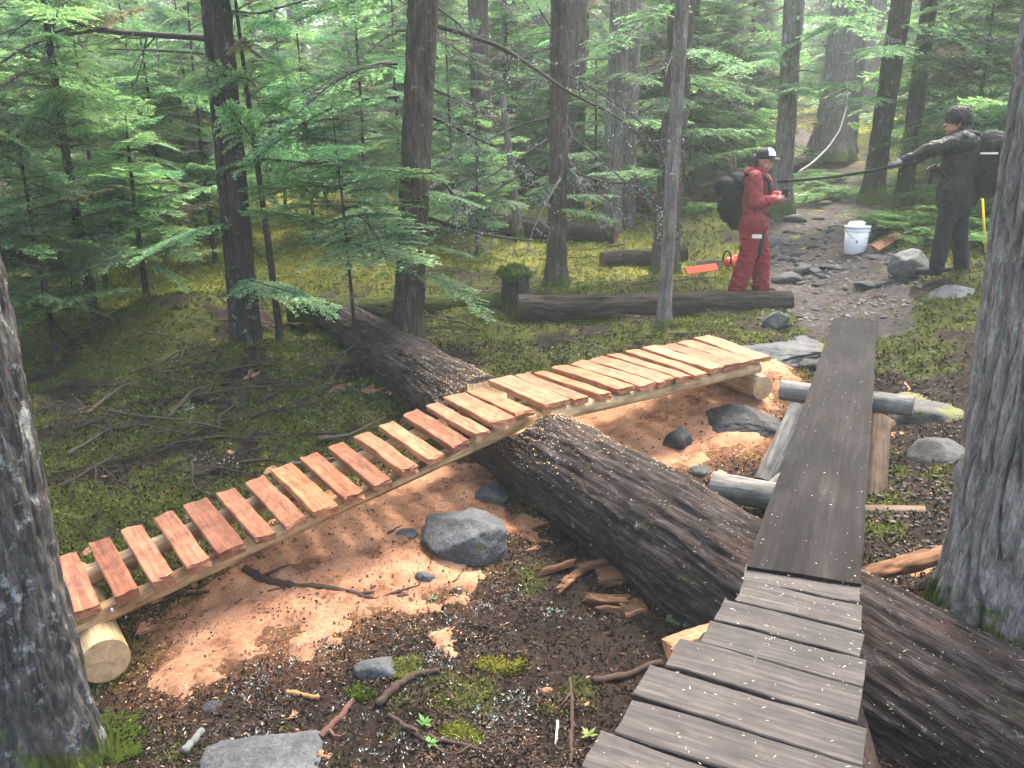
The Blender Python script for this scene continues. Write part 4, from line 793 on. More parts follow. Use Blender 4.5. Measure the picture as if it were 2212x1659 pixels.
# --- hemlock saplings
SAP = [crown_mesh('crown', spec_for(3.0, .6, 54, 1.1, 850 + k), FINE, 860 + k, MAT['leaf']) for k in range(3)] + [crown_mesh('crown', spec_for(3.0, 1.45, 30, 1.35, 857), FINE, 867, MAT['leaf'])]
def sapling(label, base, H, k, mat='bark_dark', r=.03, scale=None, lean=(0, 0), rot=0, sparse=False, group=None):
    t = empty('hemlock_sapling', base); V, Q = trunk_geo(base, H, r, r * .3, lean, 14, 60, amp=.002, seed=int(rot * 10) + k, flare=.5, fh=.06, sweep=.6, pitch=.02); mk('trunk', V, Q, MAT[mat], t)
    s = H / 3.0; w_ = scale or s
    inst('crown', SAP[k], t, Matrix(((1, 0, lean[0], 0), (0, 1, lean[1], 0), (0, 0, 1, 0), (0, 0, 0, 1))) @ Matrix.Rotation(rot, 4, 'Z') @ Matrix.Diagonal((w_, w_, s, 1)))
    place_dead(t, 6, H * .1, H * .35, .5 * w_, k + int(rot * 7), lean, DEADT)
    tag(t, label, 'sapling', group); return t
sapling('young hemlock arching over the far end of the huge notched log', PZ(772, 805, -.4), 2.45, 3, r=.022, lean=(-.03, 0), scale=1.02, rot=.4)
sapling('thin hemlock pole beside the dark twin stemmed tree', PZ(607, 748, -.28), 3.6, 3, r=.042, lean=(-.03, 0), scale=.7, rot=1.1)
sapling('tall slender hemlock in front of the golden moss clearing', PZ(212, 722, -.28), 4.6, 2, r=.06, lean=(-.005, 0), scale=1.35, rot=2.0)
sapling('whippy young hemlock close against the tall slender one', PZ(232, 640, -.1), 3.6, 0, r=.03, lean=(-.02, 0), scale=1.2, rot=3.0)
for k, (u, v, t_, H, s) in enumerate([(330, 560, 11.8, 3.6, 1.5), (425, 520, 13., 3.6, 1.4), (-60, 560, 9.5, 4.2, 1.6), (680, 540, 12.4, 3.2, 1.2), (790, 520, 13.2, 3.8, 1.3), (620, 500, 14.5, 4.4, 1.5), (980, 500, 14.2, 3.4, 1.3), (1280, 480, 15., 3., 1.2), (1480, 470, 15.2, 3.2, 1.3), (1530, 430, 16.5, 3.8, 1.5), (2170, 440, 12.0, 3.9, 1.4), (2080, 430, 12.2, 4., 1.5), (2290, 500, 10.5, 3.6, 1.3), (2010, 390, 14.5, 3.8, 1.5), (1400, 440, 17., 4., 1.6), (60, 500, 14., 4.5, 1.7), (520, 470, 16., 4.4, 1.6), (870, 470, 16., 4.4, 1.6), (1180, 455, 17, 4.2, 1.5), (250, 470, 16.5, 4.6, 1.7), (-150, 520, 11.5, 4.6, 1.7), (30, 520, 12.8, 4.4, 1.6), (330, 740, 8.8, 1.9, .95), (130, 800, 7.9, 2.2, .9), (360, 600, 11., 3.2, 1.2), (-40, 800, 7.6, 3.6, 1.2), (470, 600, 11.2, 3.4, 1.2), (1030, 560, 12.2, 2.2, .9)]):
    sapling('bushy green hemlock sapling in the forest understorey', G(PT(u, v, t_)), H, k % 3, r=.035, scale=s, rot=k * 1.7, group='understorey hemlock saplings')
# --- the wood beyond
CROWN = [crown_mesh('crown', spec_for(8.5, .4, 92, 2.5, 870 + k), COARSE, 880 + k, MAT['leaf']) for k in range(3)]
_V, _Q = trunk_geo((0, 0, 0), 9.0, .13, .03, (0, 0), 16, 40, amp=.01, seed=9); FTR = mesh_data('trunk', _V, _Q, mat=MAT['bark_dark'])
rg = np.random.default_rng(19); far = []
tries = 0
while len(far) < 70 and tries < 9000:
    tries += 1; t_ = rg.uniform(16.5, 44) if len(far) > 30 else rg.uniform(16.5, 26); ang = R(rg.uniform(-44, 44)); q = np.array([t_ * math.sin(ang), t_ * math.cos(ang)])
    u = 1106 + FPX * math.tan(ang)
    if 1590 < u < 2010 and t_ < 25: continue
    if 640 < u < 735 and rg.random() < .9: continue
    if any(np.hypot(*(q - f)) < (1.9 if t_ < 26 else 2.4) for f in far): continue
    far.append(q)
for k in range(44):
    ang = R(-42 + 84 * (k + .5) / 44); t_ = rg.uniform(46, 68); far.append(np.array([t_ * math.sin(ang), t_ * math.cos(ang)]))
for k, q in enumerate(far):
    p = G(q); t = empty('hemlock_tree', p); dist_ = float(np.hypot(*q)); s = rg.uniform(.85, 1.15) * (1.35 if dist_ > 45 else 1); hz_ = np.clip((2.2 + dist_ * .17) / 8.5, .5, 1.6) * rg.uniform(.85, 1.2); m = Matrix.Rotation(rg.uniform(0, 6.3), 4, 'Z') @ Matrix.Diagonal((s * .85, s * .85, hz_, 1))
    inst('trunk', FTR, t, m); inst('crown', CROWN[k % 3], t, m); tag(t, 'dense green hemlock filling the forest beyond the trail', 'tree', 'hemlocks of the forest beyond')
# --- ferns and leafy plants
def fern_mesh(seed, n=11, L=.75):
    rg = np.random.default_rng(seed); b = B()
    for i in range(n):
        az = i * 6.283 / n + rg.normal(0, .2); l = L * rg.uniform(.7, 1.1); t = np.linspace(0, 1, 8); rise = rg.uniform(.5, .85)
        P = np.stack([np.cos(az) * l * t * (1 - .15 * t), np.sin(az) * l * t * (1 - .15 * t), l * (rise * t - .75 * rise * t ** 2.2)], 1); b.tube(P, np.linspace(.006, .002, 8), 3, (.09, .13, .04), cap=False)
        m = 26; tt = np.linspace(.12, 1, m); PP = np.stack([np.interp(tt, t, P[:, c]) for c in range(3)], 1); tan = np.array([np.cos(az), np.sin(az), 0]); sd = np.array([-np.sin(az), np.cos(az), 0])
        for s in (-1, 1):
            D = sd * s + tan * .35 + rg.normal(0, .08, (m, 3)); D /= np.linalg.norm(D, axis=1)[:, None]; S = np.cross(D, np.array([0, 0, 1.]) + rg.normal(0, .15, (m, 3))); S /= np.linalg.norm(S, axis=1)[:, None]
            b.quads(PP, D, S, .15 * l / .75 * np.sin(np.pi * (tt * .88 + .06)) ** .7 + .01, .014, np.array([.11, .24, .06]) * rg.uniform(.7, 1.35, (m, 1)))
    return b.data('fronds', MAT['fern'])
FERN = [fern_mesh(900 + k, 10 + k) for k in range(3)]
def fern(u, v, t_, s, label='bright green fern on the bank by the trail', group='ferns along the trail'):
    p = G(PT(u, v, t_)); o = inst('fern', FERN[rg.integers(0, 3)], None, Matrix.Translation(p - [0, 0, .03]) @ Matrix.Rotation(rg.uniform(0, 6), 4, 'Z') @ Matrix.Diagonal((s, s, s, 1))); tag(o, label, 'fern', group)
for u, v, t_, s in [(1600, 330, 15, 1.6), (1640, 300, 16, 1.6), (1720, 330, 15.5, 1.5), (1740, 350, 14.5, 1.4), (1660, 350, 14, 1.4), (1575, 300, 17, 1.7), (1735, 300, 17, 1.7), (1850, 370, 15, 1.3), (1935, 480, 10.8, .9), (1960, 480, 10.4, 1.15), (1985, 455, 10.6, 1.2), (1900, 450, 11.6, .8), (2110, 500, 10., 1.2), (2140, 420, 11, 1.3), (1950, 400, 14, 1.5), (2000, 410, 13, 1.4), (1540, 330, 16.5, 1.5), (1620, 270, 18, 1.8), (1690, 290, 18, 1.7), (1770, 330, 17.5, 1.2), (1920, 350, 16, 1.5), (2080, 540, 9.6, 1.0), (2110, 470, 10.6, 1.2), (2150, 560, 9.2, .9), (1985, 520, 9.9, .8), (2060, 430, 12, 1.4), (1500, 440, 14, 1.2), (1330, 470, 15, 1.)]: fern(u, v, t_, s)
# ------------------------------------------------------------------ people and their gear
def capsule(p0, p1, r0, r1, n=20, flat=1.0, fdir=None):
    p0 = np.asarray(p0, float); p1 = np.asarray(p1, float); L = np.linalg.norm(p1 - p0); d = (p1 - p0) / (L + 1e-9) if L > 1e-6 else np.array([0, 0, 1.])
    up = np.array([0, 1., 0]) if abs(d[2]) > .8 else np.array([0, 0, 1.]); e1 = unit(np.cross(d, up)); e2 = np.cross(e1, d); prof = []
    for k in range(7): a = -np.pi / 2 + k * np.pi / 12; prof.append((r0 * math.sin(a), max(r0 * math.cos(a), 1e-4)))
    for k in range(7): a = k * np.pi / 12; prof.append((L + r1 * math.sin(a), max(r1 * math.cos(a), 1e-4)))
    a = np.linspace(0, 2 * np.pi, n, endpoint=False); V = np.array([p0 + d * h + (math.cos(t) * e1 + math.sin(t) * e2) * r for h, r in prof for t in a])
    if flat != 1.0: f = unit(fdir); V = V - np.outer((V - p0) @ f * (1 - flat), f)
    m = len(prof); Q = lathe_quads(m, n); V = np.concatenate([V, [p0 - d * r0, p1 + d * r1]])
    T = [(m * n, (j + 1) % n, j) for j in range(n)] + [(m * n + 1, (m - 1) * n + j, (m - 1) * n + (j + 1) % n) for j in range(n)]
    return V, Q, np.array(T)
class Body:
    def __init__(s, caps): s.b = B(); [s.c(*q) for q in caps]
    def c(s, p0, p1, r0, r1, flat=1.0, fdir=None): V, Q, T = capsule(p0, p1, r0, r1, flat=flat, fdir=fdir); s.b.add(V, Q, T)
    def chain(s, pts, rs):
        for i in range(len(pts) - 1): s.c(pts[i], pts[i + 1], rs[i], rs[i + 1])
    def build(s, name, mat, parent, place, voxel=.011, smooth=6, fold=0., fs=.06, seed=0, fz=1., cut=None):
        V, Fc, C = s.b.arr(); me = mesh_data('tmp', V, Fc); o = bpy.data.objects.new('tmp', me); sc.collection.objects.link(o)
        m = o.modifiers.new('r', 'REMESH'); m.mode = 'VOXEL'; m.voxel_size = voxel; m2 = o.modifiers.new('s', 'SMOOTH'); m2.factor = .5; m2.iterations = smooth
        dg = bpy.context.evaluated_depsgraph_get(); ev = o.evaluated_get(dg); e = bpy.data.meshes.new_from_object(ev)
        n = len(e.vertices); co = np.empty(n * 3, np.float32); e.vertices.foreach_get('co', co); co = co.reshape(-1, 3).astype(float); nr = np.empty(n * 3, np.float32); e.vertices.foreach_get('normal', nr); nr = nr.reshape(-1, 3)
        lp = np.empty(len(e.loops), np.int32); e.loops.foreach_get('vertex_index', lp); tot = np.empty(len(e.polygons), np.int32); e.polygons.foreach_get('loop_total', tot)
        st = np.cumsum(np.concatenate([[0], tot[:-1]])); q = lp[st[tot == 4][:, None] + np.arange(4)]; t3 = lp[st[tot == 3][:, None] + np.arange(3)] if (tot == 3).any() else np.zeros((0, 3), int)
        if fold:
            wv = fbm(co[:, 0] / .15, co[:, 1] / .15, co[:, 2] / .15, 2, seed); f = fbm(co[:, 0] / fs + wv * 2, co[:, 1] / fs, co[:, 2] / (fs * fz) + wv * 2, 3, seed + 1); co = co + nr * (fold * (1 - 2 * np.abs(f - .5) * 2.2))[:, None]
        bpy.data.objects.remove(o); bpy.data.meshes.remove(me); bpy.data.meshes.remove(e)
        if cut is not None:
            keep = cut(co); q = q[keep[q].all(axis=1)]; t3 = t3[keep[t3].all(axis=1)] if len(t3) else t3
        return mk(name, place(co), [q, t3] if len(t3) else [q], mat, parent)
def placer(p, head, s=1.0):
    f = unit([head[0], head[1], 0]); r = np.array([f[1], -f[0], 0])
    return lambda V: p + s * (np.outer(np.atleast_2d(V)[:, 0], r) + np.outer(np.atleast_2d(V)[:, 1], f) + np.outer(np.atleast_2d(V)[:, 2], [0, 0, 1.]))
SKIN = plain('skin', (.34, .18, .125), .55, .08, 12, bump=0); HAIR = plain('dark_hair', (.014, .011, .01), .6, .5, 90, bump=1., bd=.01)
REDJ = plain('faded_red_jacket', (.22, .026, .027), .75, .25, 14, bump=.2); REDP = plain('red_trousers', (.19, .004, .010), .7, .25, 14, bump=.2)
BLK = plain('black_cloth', (.012, .013, .014), .75, .4, 30); BOOT = plain('worn_boot', (.04, .028, .02), .8, .4, 40); GREYJ = plain('dark_grey_jacket', (.006, .0085, .007), .6, .35, 10, bump=.2); JEAN = plain('dark_blue_jeans', (.005, .007, .011), .85, .3, 60)
WHITE = plain('white_cloth', (.7, .7, .68), .8, .08, 40); PACK = plain('black_pack_nylon', (.009, .010, .012), .75, .4, 18, .12); PALE = plain('label_white', (.75, .7, .66), .6, .1, 20)
GLOVE = plain('grey_glove', (.2, .2, .19), .8, .3, 40)
def fingers(bd, palm, d, side, up, curl=1.0, s=1.0):
    """five fingers rooted in a palm: d = finger direction, side = towards the index, up = back of the hand"""
    palm, d, side, up = [np.asarray(q, float) for q in (palm, d, side, up)]
    for k, L in enumerate((.072, .08, .075, .06)):
        root = palm + d * .03 + side * (.03 - .02 * k); q = root; dd = d.copy(); pts = [root]
        for j, f in enumerate((.45, .32, .23)): dd = unit(dd - up * (.35 + .5 * j) * curl); q = q + dd * L * f * s; pts.append(q)
        bd.chain(pts, [.0095, .009, .0085, .0075])
    t0 = palm - d * .025 + side * .03; t1 = t0 + unit(side * .8 + d * .6 - up * .3) * .035; bd.chain([t0, t1, t1 + unit(d * .8 - up * .6 * curl + side * .1) * .03], [.012, .0105, .009])
def head_caps(bd, c, fwd=(0, 1, 0), tilt=0.0, s=1.0):
    c = np.asarray(c, float); f = unit(fwd); r = np.array([f[1], -f[0], 0]); u = np.array([0, 0, 1.]) + f * tilt; u = unit(u); g_ = lambda a, b, h: c + (r * a + f * b + u * h) * s
    bd.c(g_(0, -.02, .03), g_(0, .012, .03), .088 * s, .085 * s); bd.c(g_(0, .03, -.02), g_(0, .045, -.075), .07 * s, .04 * s); bd.c(g_(-.03, .03, -.05), g_(.03, .03, -.05), .045 * s, .045 * s)
    bd.c(g_(0, .092, .02), g_(0, .112, -.018), .009 * s, .015 * s); bd.c(g_(-.02, .088, -.052), g_(.02, .088, -.052), .011 * s, .011 * s)
    bd.c(g_(-.035, .084, .042), g_(.035, .084, .042), .012 * s, .012 * s)
    for e in (-1, 1): bd.c(g_(e * .083, -.01, .02), g_(e * .086, -.012, -.025), .016 * s, .011 * s)
    return g_
# ---- the worker in red
pr = (PZ(1590, 632, .05) + PZ(1642, 634, .05)) / 2; pr[2] = .05
red = empty('person', pr); PL = placer(pr, (.93, -.36), .955)
hR = dict(hip=(.1, -.03, .9), knee=(.13, -.03, .5), ank=(.15, -.12, .09)); hL = dict(hip=(-.1, .0, .9), knee=(-.12, .1, .49), ank=(-.13, .13, .09))
aR = dict(sh=(.19, -.01, 1.4), el=(.24, .02, 1.12), wr=(.1, .24, 1.15)); aL = dict(sh=(-.19, .0, 1.4), el=(-.24, .1, 1.13), wr=(-.09, .27, 1.19))
bd = Body([]); bd.chain([(0, 0, .92), (0, -.01, 1.1), (0, .0, 1.32)], [.14, .13, .14]); bd.c((-.13, 0, 1.36), (.13, 0, 1.36), .07, .07); bd.chain([(0, .01, 1.38), (0, .035, 1.5)], [.06, .052])
for a in (aR, aL): bd.chain([a['sh'], a['el'], a['wr']], [.05, .042, .03])
for h in (hR, hL): bd.chain([h['hip'], h['knee'], h['ank']], [.085, .058, .042]); bd.c(np.array(h['ank']) - [0, 0, .03], np.array(h['ank']) + [0, .1, -.055], .03, .025)
gh_ = head_caps(bd, (0, .06, 1.585), (.12, 1, 0), .12)
pR = np.array((.06, .29, 1.165)); pL = np.array((-.04, .31, 1.2)); bd.c(aR['wr'], pR, .03, .034); bd.c(aL['wr'], pL, .03, .034)
fingers(bd, pR, unit((-.35, .9, .2)), np.array((0, 0, 1.)), np.array((.9, .3, 0))); fingers(bd, pL, unit((.3, .9, .1)), np.array((0, 0, 1.)), np.array((-.9, .3, 0)))
bd.build('body', SKIN, red, PL, .0065, 4)
eb = B()
for e in (-1, 1):
    V, T = ICO[2]; eb.add(PL(V * .011 + gh_(e * .032, .088, .022)), None, T, (.02, .015, .012))
eb.build('eyes', MAT['vcol'], red)
jk = Body([]); jk.chain([(0, -.01, .86), (0, -.01, 1.05), (0, .0, 1.3)], [.185, .165, .175]); jk.c((-.14, -.01, 1.37), (.14, -.01, 1.37), .085, .085); jk.chain([(0, .0, 1.4), (0, .02, 1.47)], [.1, .085]); jk.c((-.06, -.08, 1.46), (.06, -.08, 1.46), .06, .06)
for a in (aR, aL): jk.chain([a['sh'], a['el'], np.array(a['wr']) * .9 + np.array(a['el']) * .1], [.078, .07, .052])
jk.c((-.09, 0, .9), (.09, 0, .9), .155, .155); jk.build('jacket', REDJ, red, PL, .010, 3, .016, .075, 5)
tp = Body([]); tp.chain([(0, 0, .98), (0, 0, .9)], [.15, .155])
for h in (hR, hL): tp.chain([h['hip'], h['knee'], np.array(h['ank']) + [0, 0, -.01]], [.115, .098, .098])
tp.build('trousers', REDP, red, PL, .010, 3, .018, .085, 7, .6)
gp = Body([]); gp.c((.02, .1, .8), (.04, .085, .5), .055, .05); gp.build('dark_inner_leg', BLK, red, PL, .012, 2)
_a = np.linspace(0, 2 * np.pi, 40, endpoint=False); _V = np.array([(math.cos(t) * (.2 + .012 * k), -.01 + math.sin(t) * (.19 + .012 * k), z) for k, z in ((0, .94), (1, .95), (1, .99), (0, 1.0)) for t in _a]); mk('waist_belt', PL(_V), lathe_quads(4, 40), BLK, red)
for h in (hR, hL):
    bt = Body([]); a = np.array(h['ank']); bt.c(a + [0, .0, .02], a + [0, -.01, -.04], .055, .055); bt.c(a + [0, -.03, -.05], a + [0, .15, -.058], .046, .042); bt.build('boot', BOOT, red, PL, .009, 3)
lb = B(); lb.box((.205, -.035, .7), (.222, .075, .745)); V, Q, C = lb.arr(); V = V + [0, .045, 0]; mk('reflective_label', PL(V), Q, PALE, red, smooth=False)
cp_ = Body([]); cp_.c(gh_(0, -.015, .06), gh_(0, .015, .065), .102, .1); cp_.build('cap', BLK, red, PL, .008, 3, cut=lambda co: co[:, 2] > 1.612)
def cap_panel():
    th = np.linspace(-1.25, 1.25, 14); ph = np.linspace(.05, 1.2, 8); V = np.array([gh_(0, .013, .063) + .106 * np.array([math.sin(a) * math.cos(p_), math.cos(a) * math.cos(p_), math.sin(p_)]) for p_ in ph for a in th]); mk('cap_front_panel', PL(V), grid_quads(8, 14), WHITE, red)
    n = 15; a = np.linspace(-1.25, 1.25, n); b = B(); rows = []
    for rr, dz in ((.095, .05), (.135, .05), (.178, .03)): rows.append([gh_(0, .0, 0) + np.array([math.sin(t) * (.095 if rr < .1 else .092), .012 + math.cos(t) * rr if rr > .1 else .01 + math.cos(t) * rr, dz - .012 * math.sin(t) ** 2]) for t in a])
    V = np.concatenate([np.array(rows).reshape(-1, 3), np.array(rows).reshape(-1, 3) - [0, 0, .006]]); q = grid_quads(3, n); mk('cap_brim', PL(V), np.concatenate([q, q[:, ::-1] + 3 * n]), BLK, red)
cap_panel()
hr = Body([]); hr.chain([(0, -.03, 1.6), (0, -.055, 1.5), (0.02, -.06, 1.42)], [.075, .06, .04]); hr.build('hair', HAIR, red, PL, .01, 2, .006, .03, 3)
tag(red, 'person in red jacket and red trousers with a black and white cap, holding a cup', 'person')
def cup():
    p = PL((.012, .335, 1.215))[0]; o = empty('cup', p); n = 24; prof = [(.0, 0), (.032, 0), (.036, .004), (.04, .09), (.0415, .095), (.037, .094), (.033, .01), (0, .01)]; a = np.linspace(0, 2 * np.pi, n, endpoint=False)
    V = np.array([p + [r * math.cos(t), r * math.sin(t), z - .04] for r, z in prof for t in a]); mk('cup_body', V, lathe_quads(len(prof), n), BLK, o)
    b = B(); t = np.linspace(-1.3, 1.3, 9); b.tube(np.stack([p[0] + .04 + .025 * np.cos(t), 0 * t + p[1], p[2] + .005 + .028 * np.sin(t)], 1), .005, 6); V, Fc, C = b.arr(); mk('handle', V, Fc, BLK, o); tag(o, 'dark mug in the hands of the red clad worker', 'cup')
cup()
def pack(label, PLc, pieces, straps, extra=None):
    o = empty('backpack', PLc((0, -.2, .95))[0])
    for nm, caps, mt, fold in pieces:
        b = Body(caps); b.build(nm, mt, o, PLc, .012, 4, fold * 1.6, .05, len(caps))
    for pts in straps:
        b = B(); P = PLc(np.array(pts)); kx = np.linspace(0, len(P) - 1, 20); P = np.stack([np.interp(kx, np.arange(len(P)), P[:, c]) for c in range(3)], 1); P[1:-1] = (P[:-2] + 2 * P[1:-1] + P[2:]) / 4; b.tube(P, .022, 8); V, Fc, C = b.arr(); mk('strap', V, Fc, BLK, o)
    if extra: extra(o, PLc)
    tag(o, label, 'backpack'); return o
def red_extra(o, PLc):
    b = B(); b.tube(PLc([(-.05, -.26, 1.2), (-.05, -.27, 1.45), (-.06, -.3, 1.66)]), [.013, .014, .016], 8, (.08, .05, .035)); b.build('tool_handle', MAT['vcol'], o)
    b = B(); b.tube(PLc([(.12, -.24, 1.28), (.12, -.33, 1.15), (.1, -.3, .95)]), .014, 8, (.12, .1, .09)); b.build('side_strap', MAT['vcol'], o)
pack('bulging black backpack worn by the red clad worker', PL, [('main_bag', [((0, -.27, 1.0), (0, -.24, 1.32), .15, .14), ((-.07, -.27, 1.05), (.07, -.27, 1.05), .13, .13), ((0, -.2, .9), (0, -.22, 1.), .12, .13)], PACK, .008), ('rolled_dry_bag', [((-.14, -.36, 1.29), (.14, -.36, 1.29), .115, .115), ((-.1, -.3, 1.2), (.1, -.3, 1.2), .1, .1)], PACK, .008), ('front_pocket', [((-.1, -.34, 1.04), (.1, -.34, 1.04), .095, .095)], PACK, .008)],
     [[(.13, -.12, 1.44), (.14, .02, 1.46), (.14, .15, 1.36), (.14, .17, 1.2), (.16, .05, 1.06)], [(-.13, -.12, 1.44), (-.14, .02, 1.46), (-.14, .15, 1.36), (-.14, .17, 1.2), (-.16, .05, 1.06)]], red_extra)
# ---- the worker in dark clothes
pm_ = PT(2042, 592, 8.55); man = empty('person', pm_); PM = placer(pm_, (-.9, .42), .975)
hR = dict(hip=(.1, -.03, .9), knee=(.11, -.08, .48), ank=(.12, -.15, .08)); hL = dict(hip=(-.1, .03, .9), knee=(-.11, .09, .48), ank=(-.12, .11, .08))
aL = dict(sh=(-.19, .04, 1.42), el=(-.25, .33, 1.32), wr=(-.22, .56, 1.2)); aR = dict(sh=(.2, .0, 1.42), el=(.26, .0, 1.14), wr=(.14, .2, 1.12))
bd = Body([]); bd.chain([(0, 0, .92), (0, -.01, 1.1), (0, .01, 1.34)], [.14, .14, .15]); bd.c((-.14, .0, 1.39), (.14, .0, 1.39), .07, .07); bd.chain([(0, .03, 1.4), (0, .075, 1.52)], [.06, .055])
for a in (aR, aL): bd.chain([a['sh'], a['el'], a['wr']], [.052, .043, .032])
for h in (hR, hL): bd.chain([h['hip'], h['knee'], h['ank']], [.085, .06, .045]); bd.c(np.array(h['ank']) - [0, 0, .03], np.array(h['ank']) + [0, .1, -.05], .03, .025)
gm = head_caps(bd, (0, .11, 1.59), (-.25, 1, 0), -.1)
pLh = np.array((-.215, .63, 1.175)); bd.c(aL['wr'], pLh, .032, .036); fingers(bd, pLh, unit((-.1, .95, -.25)), np.array((-.2, .2, .95)), np.array((-.9, .1, 0)), 1.3)
pRh = np.array((.1, .26, 1.13)); bd.c(aR['wr'], pRh, .032, .036); fingers(bd, pRh, unit((-.3, .9, -.2)), np.array((-.5, .1, .8)), np.array((.8, .3, .3)), 1.)
bd.build('body', SKIN, man, PM, .0065, 4)
eb = B()
for e in (-1, 1): eb.add(PM(ICO[2][0] * .011 + gm(e * .032, .088, .022)), None, ICO[2][1], (.02, .015, .012))
eb.build('eyes', MAT['vcol'], man)
gl = Body([]); gl.c(np.array(aL['wr']) - [0, .03, -.012], pLh, .042, .042); fingers(gl, pLh + [0, .0, 0], unit((-.1, .95, -.25)), np.array((-.2, .2, .95)), np.array((-.9, .1, 0)), 1.3, 1.12); gl.build('glove', GLOVE, man, PM, .007, 2)
gl = Body([]); gl.c(np.array(aR['wr']), pRh, .042, .042); fingers(gl, pRh, unit((-.3, .9, -.2)), np.array((-.5, .1, .8)), np.array((.8, .3, .3)), 1., 1.12); gl.build('glove', BLK, man, PM, .007, 2)
hb = Body([]); hb.c(gm(0, -.03, .065), gm(0, .01, .075), .108, .105); hb.c(gm(0, -.06, .02), gm(0, -.07, -.03), .085, .06); hb.c(gm(-.07, .01, .06), gm(.07, .01, .06), .06, .06); hb.build('hair', HAIR, man, PM, .007, 1, .016, .022, 3)
jk = Body([]); jk.chain([(0, .0, .84), (0, -.01, 1.05), (0, .01, 1.32)], [.2, .18, .185]); jk.c((-.15, .0, 1.4), (.15, .0, 1.4), .09, .09); jk.chain([(0, .02, 1.42), (0, .05, 1.49)], [.1, .085])
for a in (aR, aL): jk.chain([a['sh'], a['el'], np.array(a['wr']) * .92 + np.array(a['el']) * .08], [.085, .072, .052])
jk.c((-.08, 0, .92), (.08, 0, .92), .155, .155); jk.chain([(-.1, 0, .95), (-.11, .01, .86)], [.12, .12]); jk.chain([(.1, 0, .95), (.11, .01, .86)], [.12, .12]); jk.build('jacket', GREYJ, man, PM, .010, 2, .02, .08, 15)
tp = Body([]); tp.chain([(0, 0, .98), (0, 0, .9)], [.155, .16])
for h in (hR, hL): tp.chain([h['hip'], h['knee'], np.array(h['ank']) + [0, -.01, 0]], [.108, .08, .072])
tp.build('trousers', JEAN, man, PM, .010, 3, .013, .08, 17)
for h in (hR, hL):
    bt = Body([]); a = np.array(h['ank']); bt.c(a + [0, 0, .04], a + [0, -.01, -.035], .055, .055); bt.c(a + [0, -.03, -.045], a + [0, .16, -.05], .046, .042); bt.build('boot', BLK, man, PM, .009, 3)
tag(man, 'person in dark jacket and jeans reaching out with a long pole', 'person')
pack('large black backpack worn by the dark clad worker', PM, [('main_bag', [((0, -.27, 1.0), (0, -.25, 1.38), .165, .145), ((-.08, -.28, 1.1), (.08, -.28, 1.1), .14, .14), ((-.06, -.27, 1.36), (.06, -.27, 1.36), .12, .12)], PACK, .008), ('front_pocket', [((-.08, -.35, 1.08), (.08, -.35, 1.08), .1, .1), ((-.06, -.35, 1.08), (-.06, -.33, 1.28), .09, .08)], PACK, .008)],
     [[(.14, -.12, 1.48), (.15, .02, 1.51), (.15, .16, 1.4), (.15, .19, 1.22), (.17, .05, 1.06)], [(-.14, -.12, 1.48), (-.15, .02, 1.51), (-.15, .16, 1.4), (-.15, .19, 1.22), (-.17, .05, 1.06)]],
     lambda o, P_: (lambda b: (b.box((-.19, -.3, 1.3), (-.15, -.14, 1.32), (.6, .62, .6)), mk('pale_buckle_strap', P_(b.arr()[0] + [-.02, 0, -.02]), b.arr()[1], PALE, o, smooth=False)))(B()))
# pole held out by the dark clad worker
hp = PM((-.23, .66, 1.165))[0]; ptip = PT(1697, 391, 9.6); pb = hp + unit(hp - ptip) * .12
o = empty('long_pole', pb); b = B(); kx = np.linspace(0, 1, 14)[:, None]; P = pb * (1 - kx) + ptip * kx - np.array([0, 0, .03]) * np.sin(np.pi * kx); b.tube(P, .017, 10, (.018, .028, .024)); b.build('shaft', MAT['vcol'], o)
b = B(); b.tube([P[-1] + unit(P[-1] - P[-2]) * -.05, P[-1] + unit(P[-1] - P[-2]) * .12], [.024, .022], 10, (.01, .012, .012)); b.build('tip', MAT['vcol'], o); tag(o, 'long dark pole held level between the two workers', 'pole')
# white bucket
def bucket():
    p = PT(1846, 546, 10.2); p = G(p) + [0, 0, -.01]; o = empty('bucket', p); n = 48; a = np.linspace(0, 2 * np.pi, n, endpoint=False); WP = plain('white_plastic', (.75, .76, .76), .45, .06, 20, .4, 0)
    def lat(nm, prof, mt): V = np.array([p + [r * math.cos(t), r * math.sin(t), z] for r, z in prof for t in a]); mk(nm, V, lathe_quads(len(prof), n), mt, o)
    lat('pail', [(0.001, .0), (.125, 0), (.13, .006), (.148, .36), (.144, .36), (.125, .02), (0.001, .02)], WP); lat('rim', [(.148, .29), (.157, .292), (.157, .306), (.15, .31), (.15, .335), (.16, .34), (.16, .362), (.148, .364)], WP)
    b = B(); t = np.linspace(0, np.pi, 20); b.tube(np.stack([p[0] + .158 * np.cos(t), p[1] - .03 - .1 * np.sin(t), p[2] + .325 - .13 * np.sin(t)], 1), .0035, 6, (.3, .3, .3)); b.build('handle', MAT['vcol'], o)
    rr = np.random.default_rng(3)
    V, T = rock_mesh((.12, .12, .075), 44, 4, rough=.35); mk('paper_filling', V + p + [-.02, 0, .36], T, WHITE, o)
    b = B(); ang = np.linspace(-2.0, -1.82, 5)
    V = np.array([p + [(.1385 + z_ * .0) * math.cos(t) * 1.0, .1385 * math.sin(t), z_] for z_ in (.15, .19) for t in ang]); V = (V - p) * [1.012, 1.012, 1] + p; mk('grey_sticker', V, grid_quads(2, 5), plain('sticker_grey', (.25, .26, .27), .7, .3, 60, bump=0), o); tag(o, 'white plastic bucket stuffed with paper standing on the trail', 'bucket')
bucket()
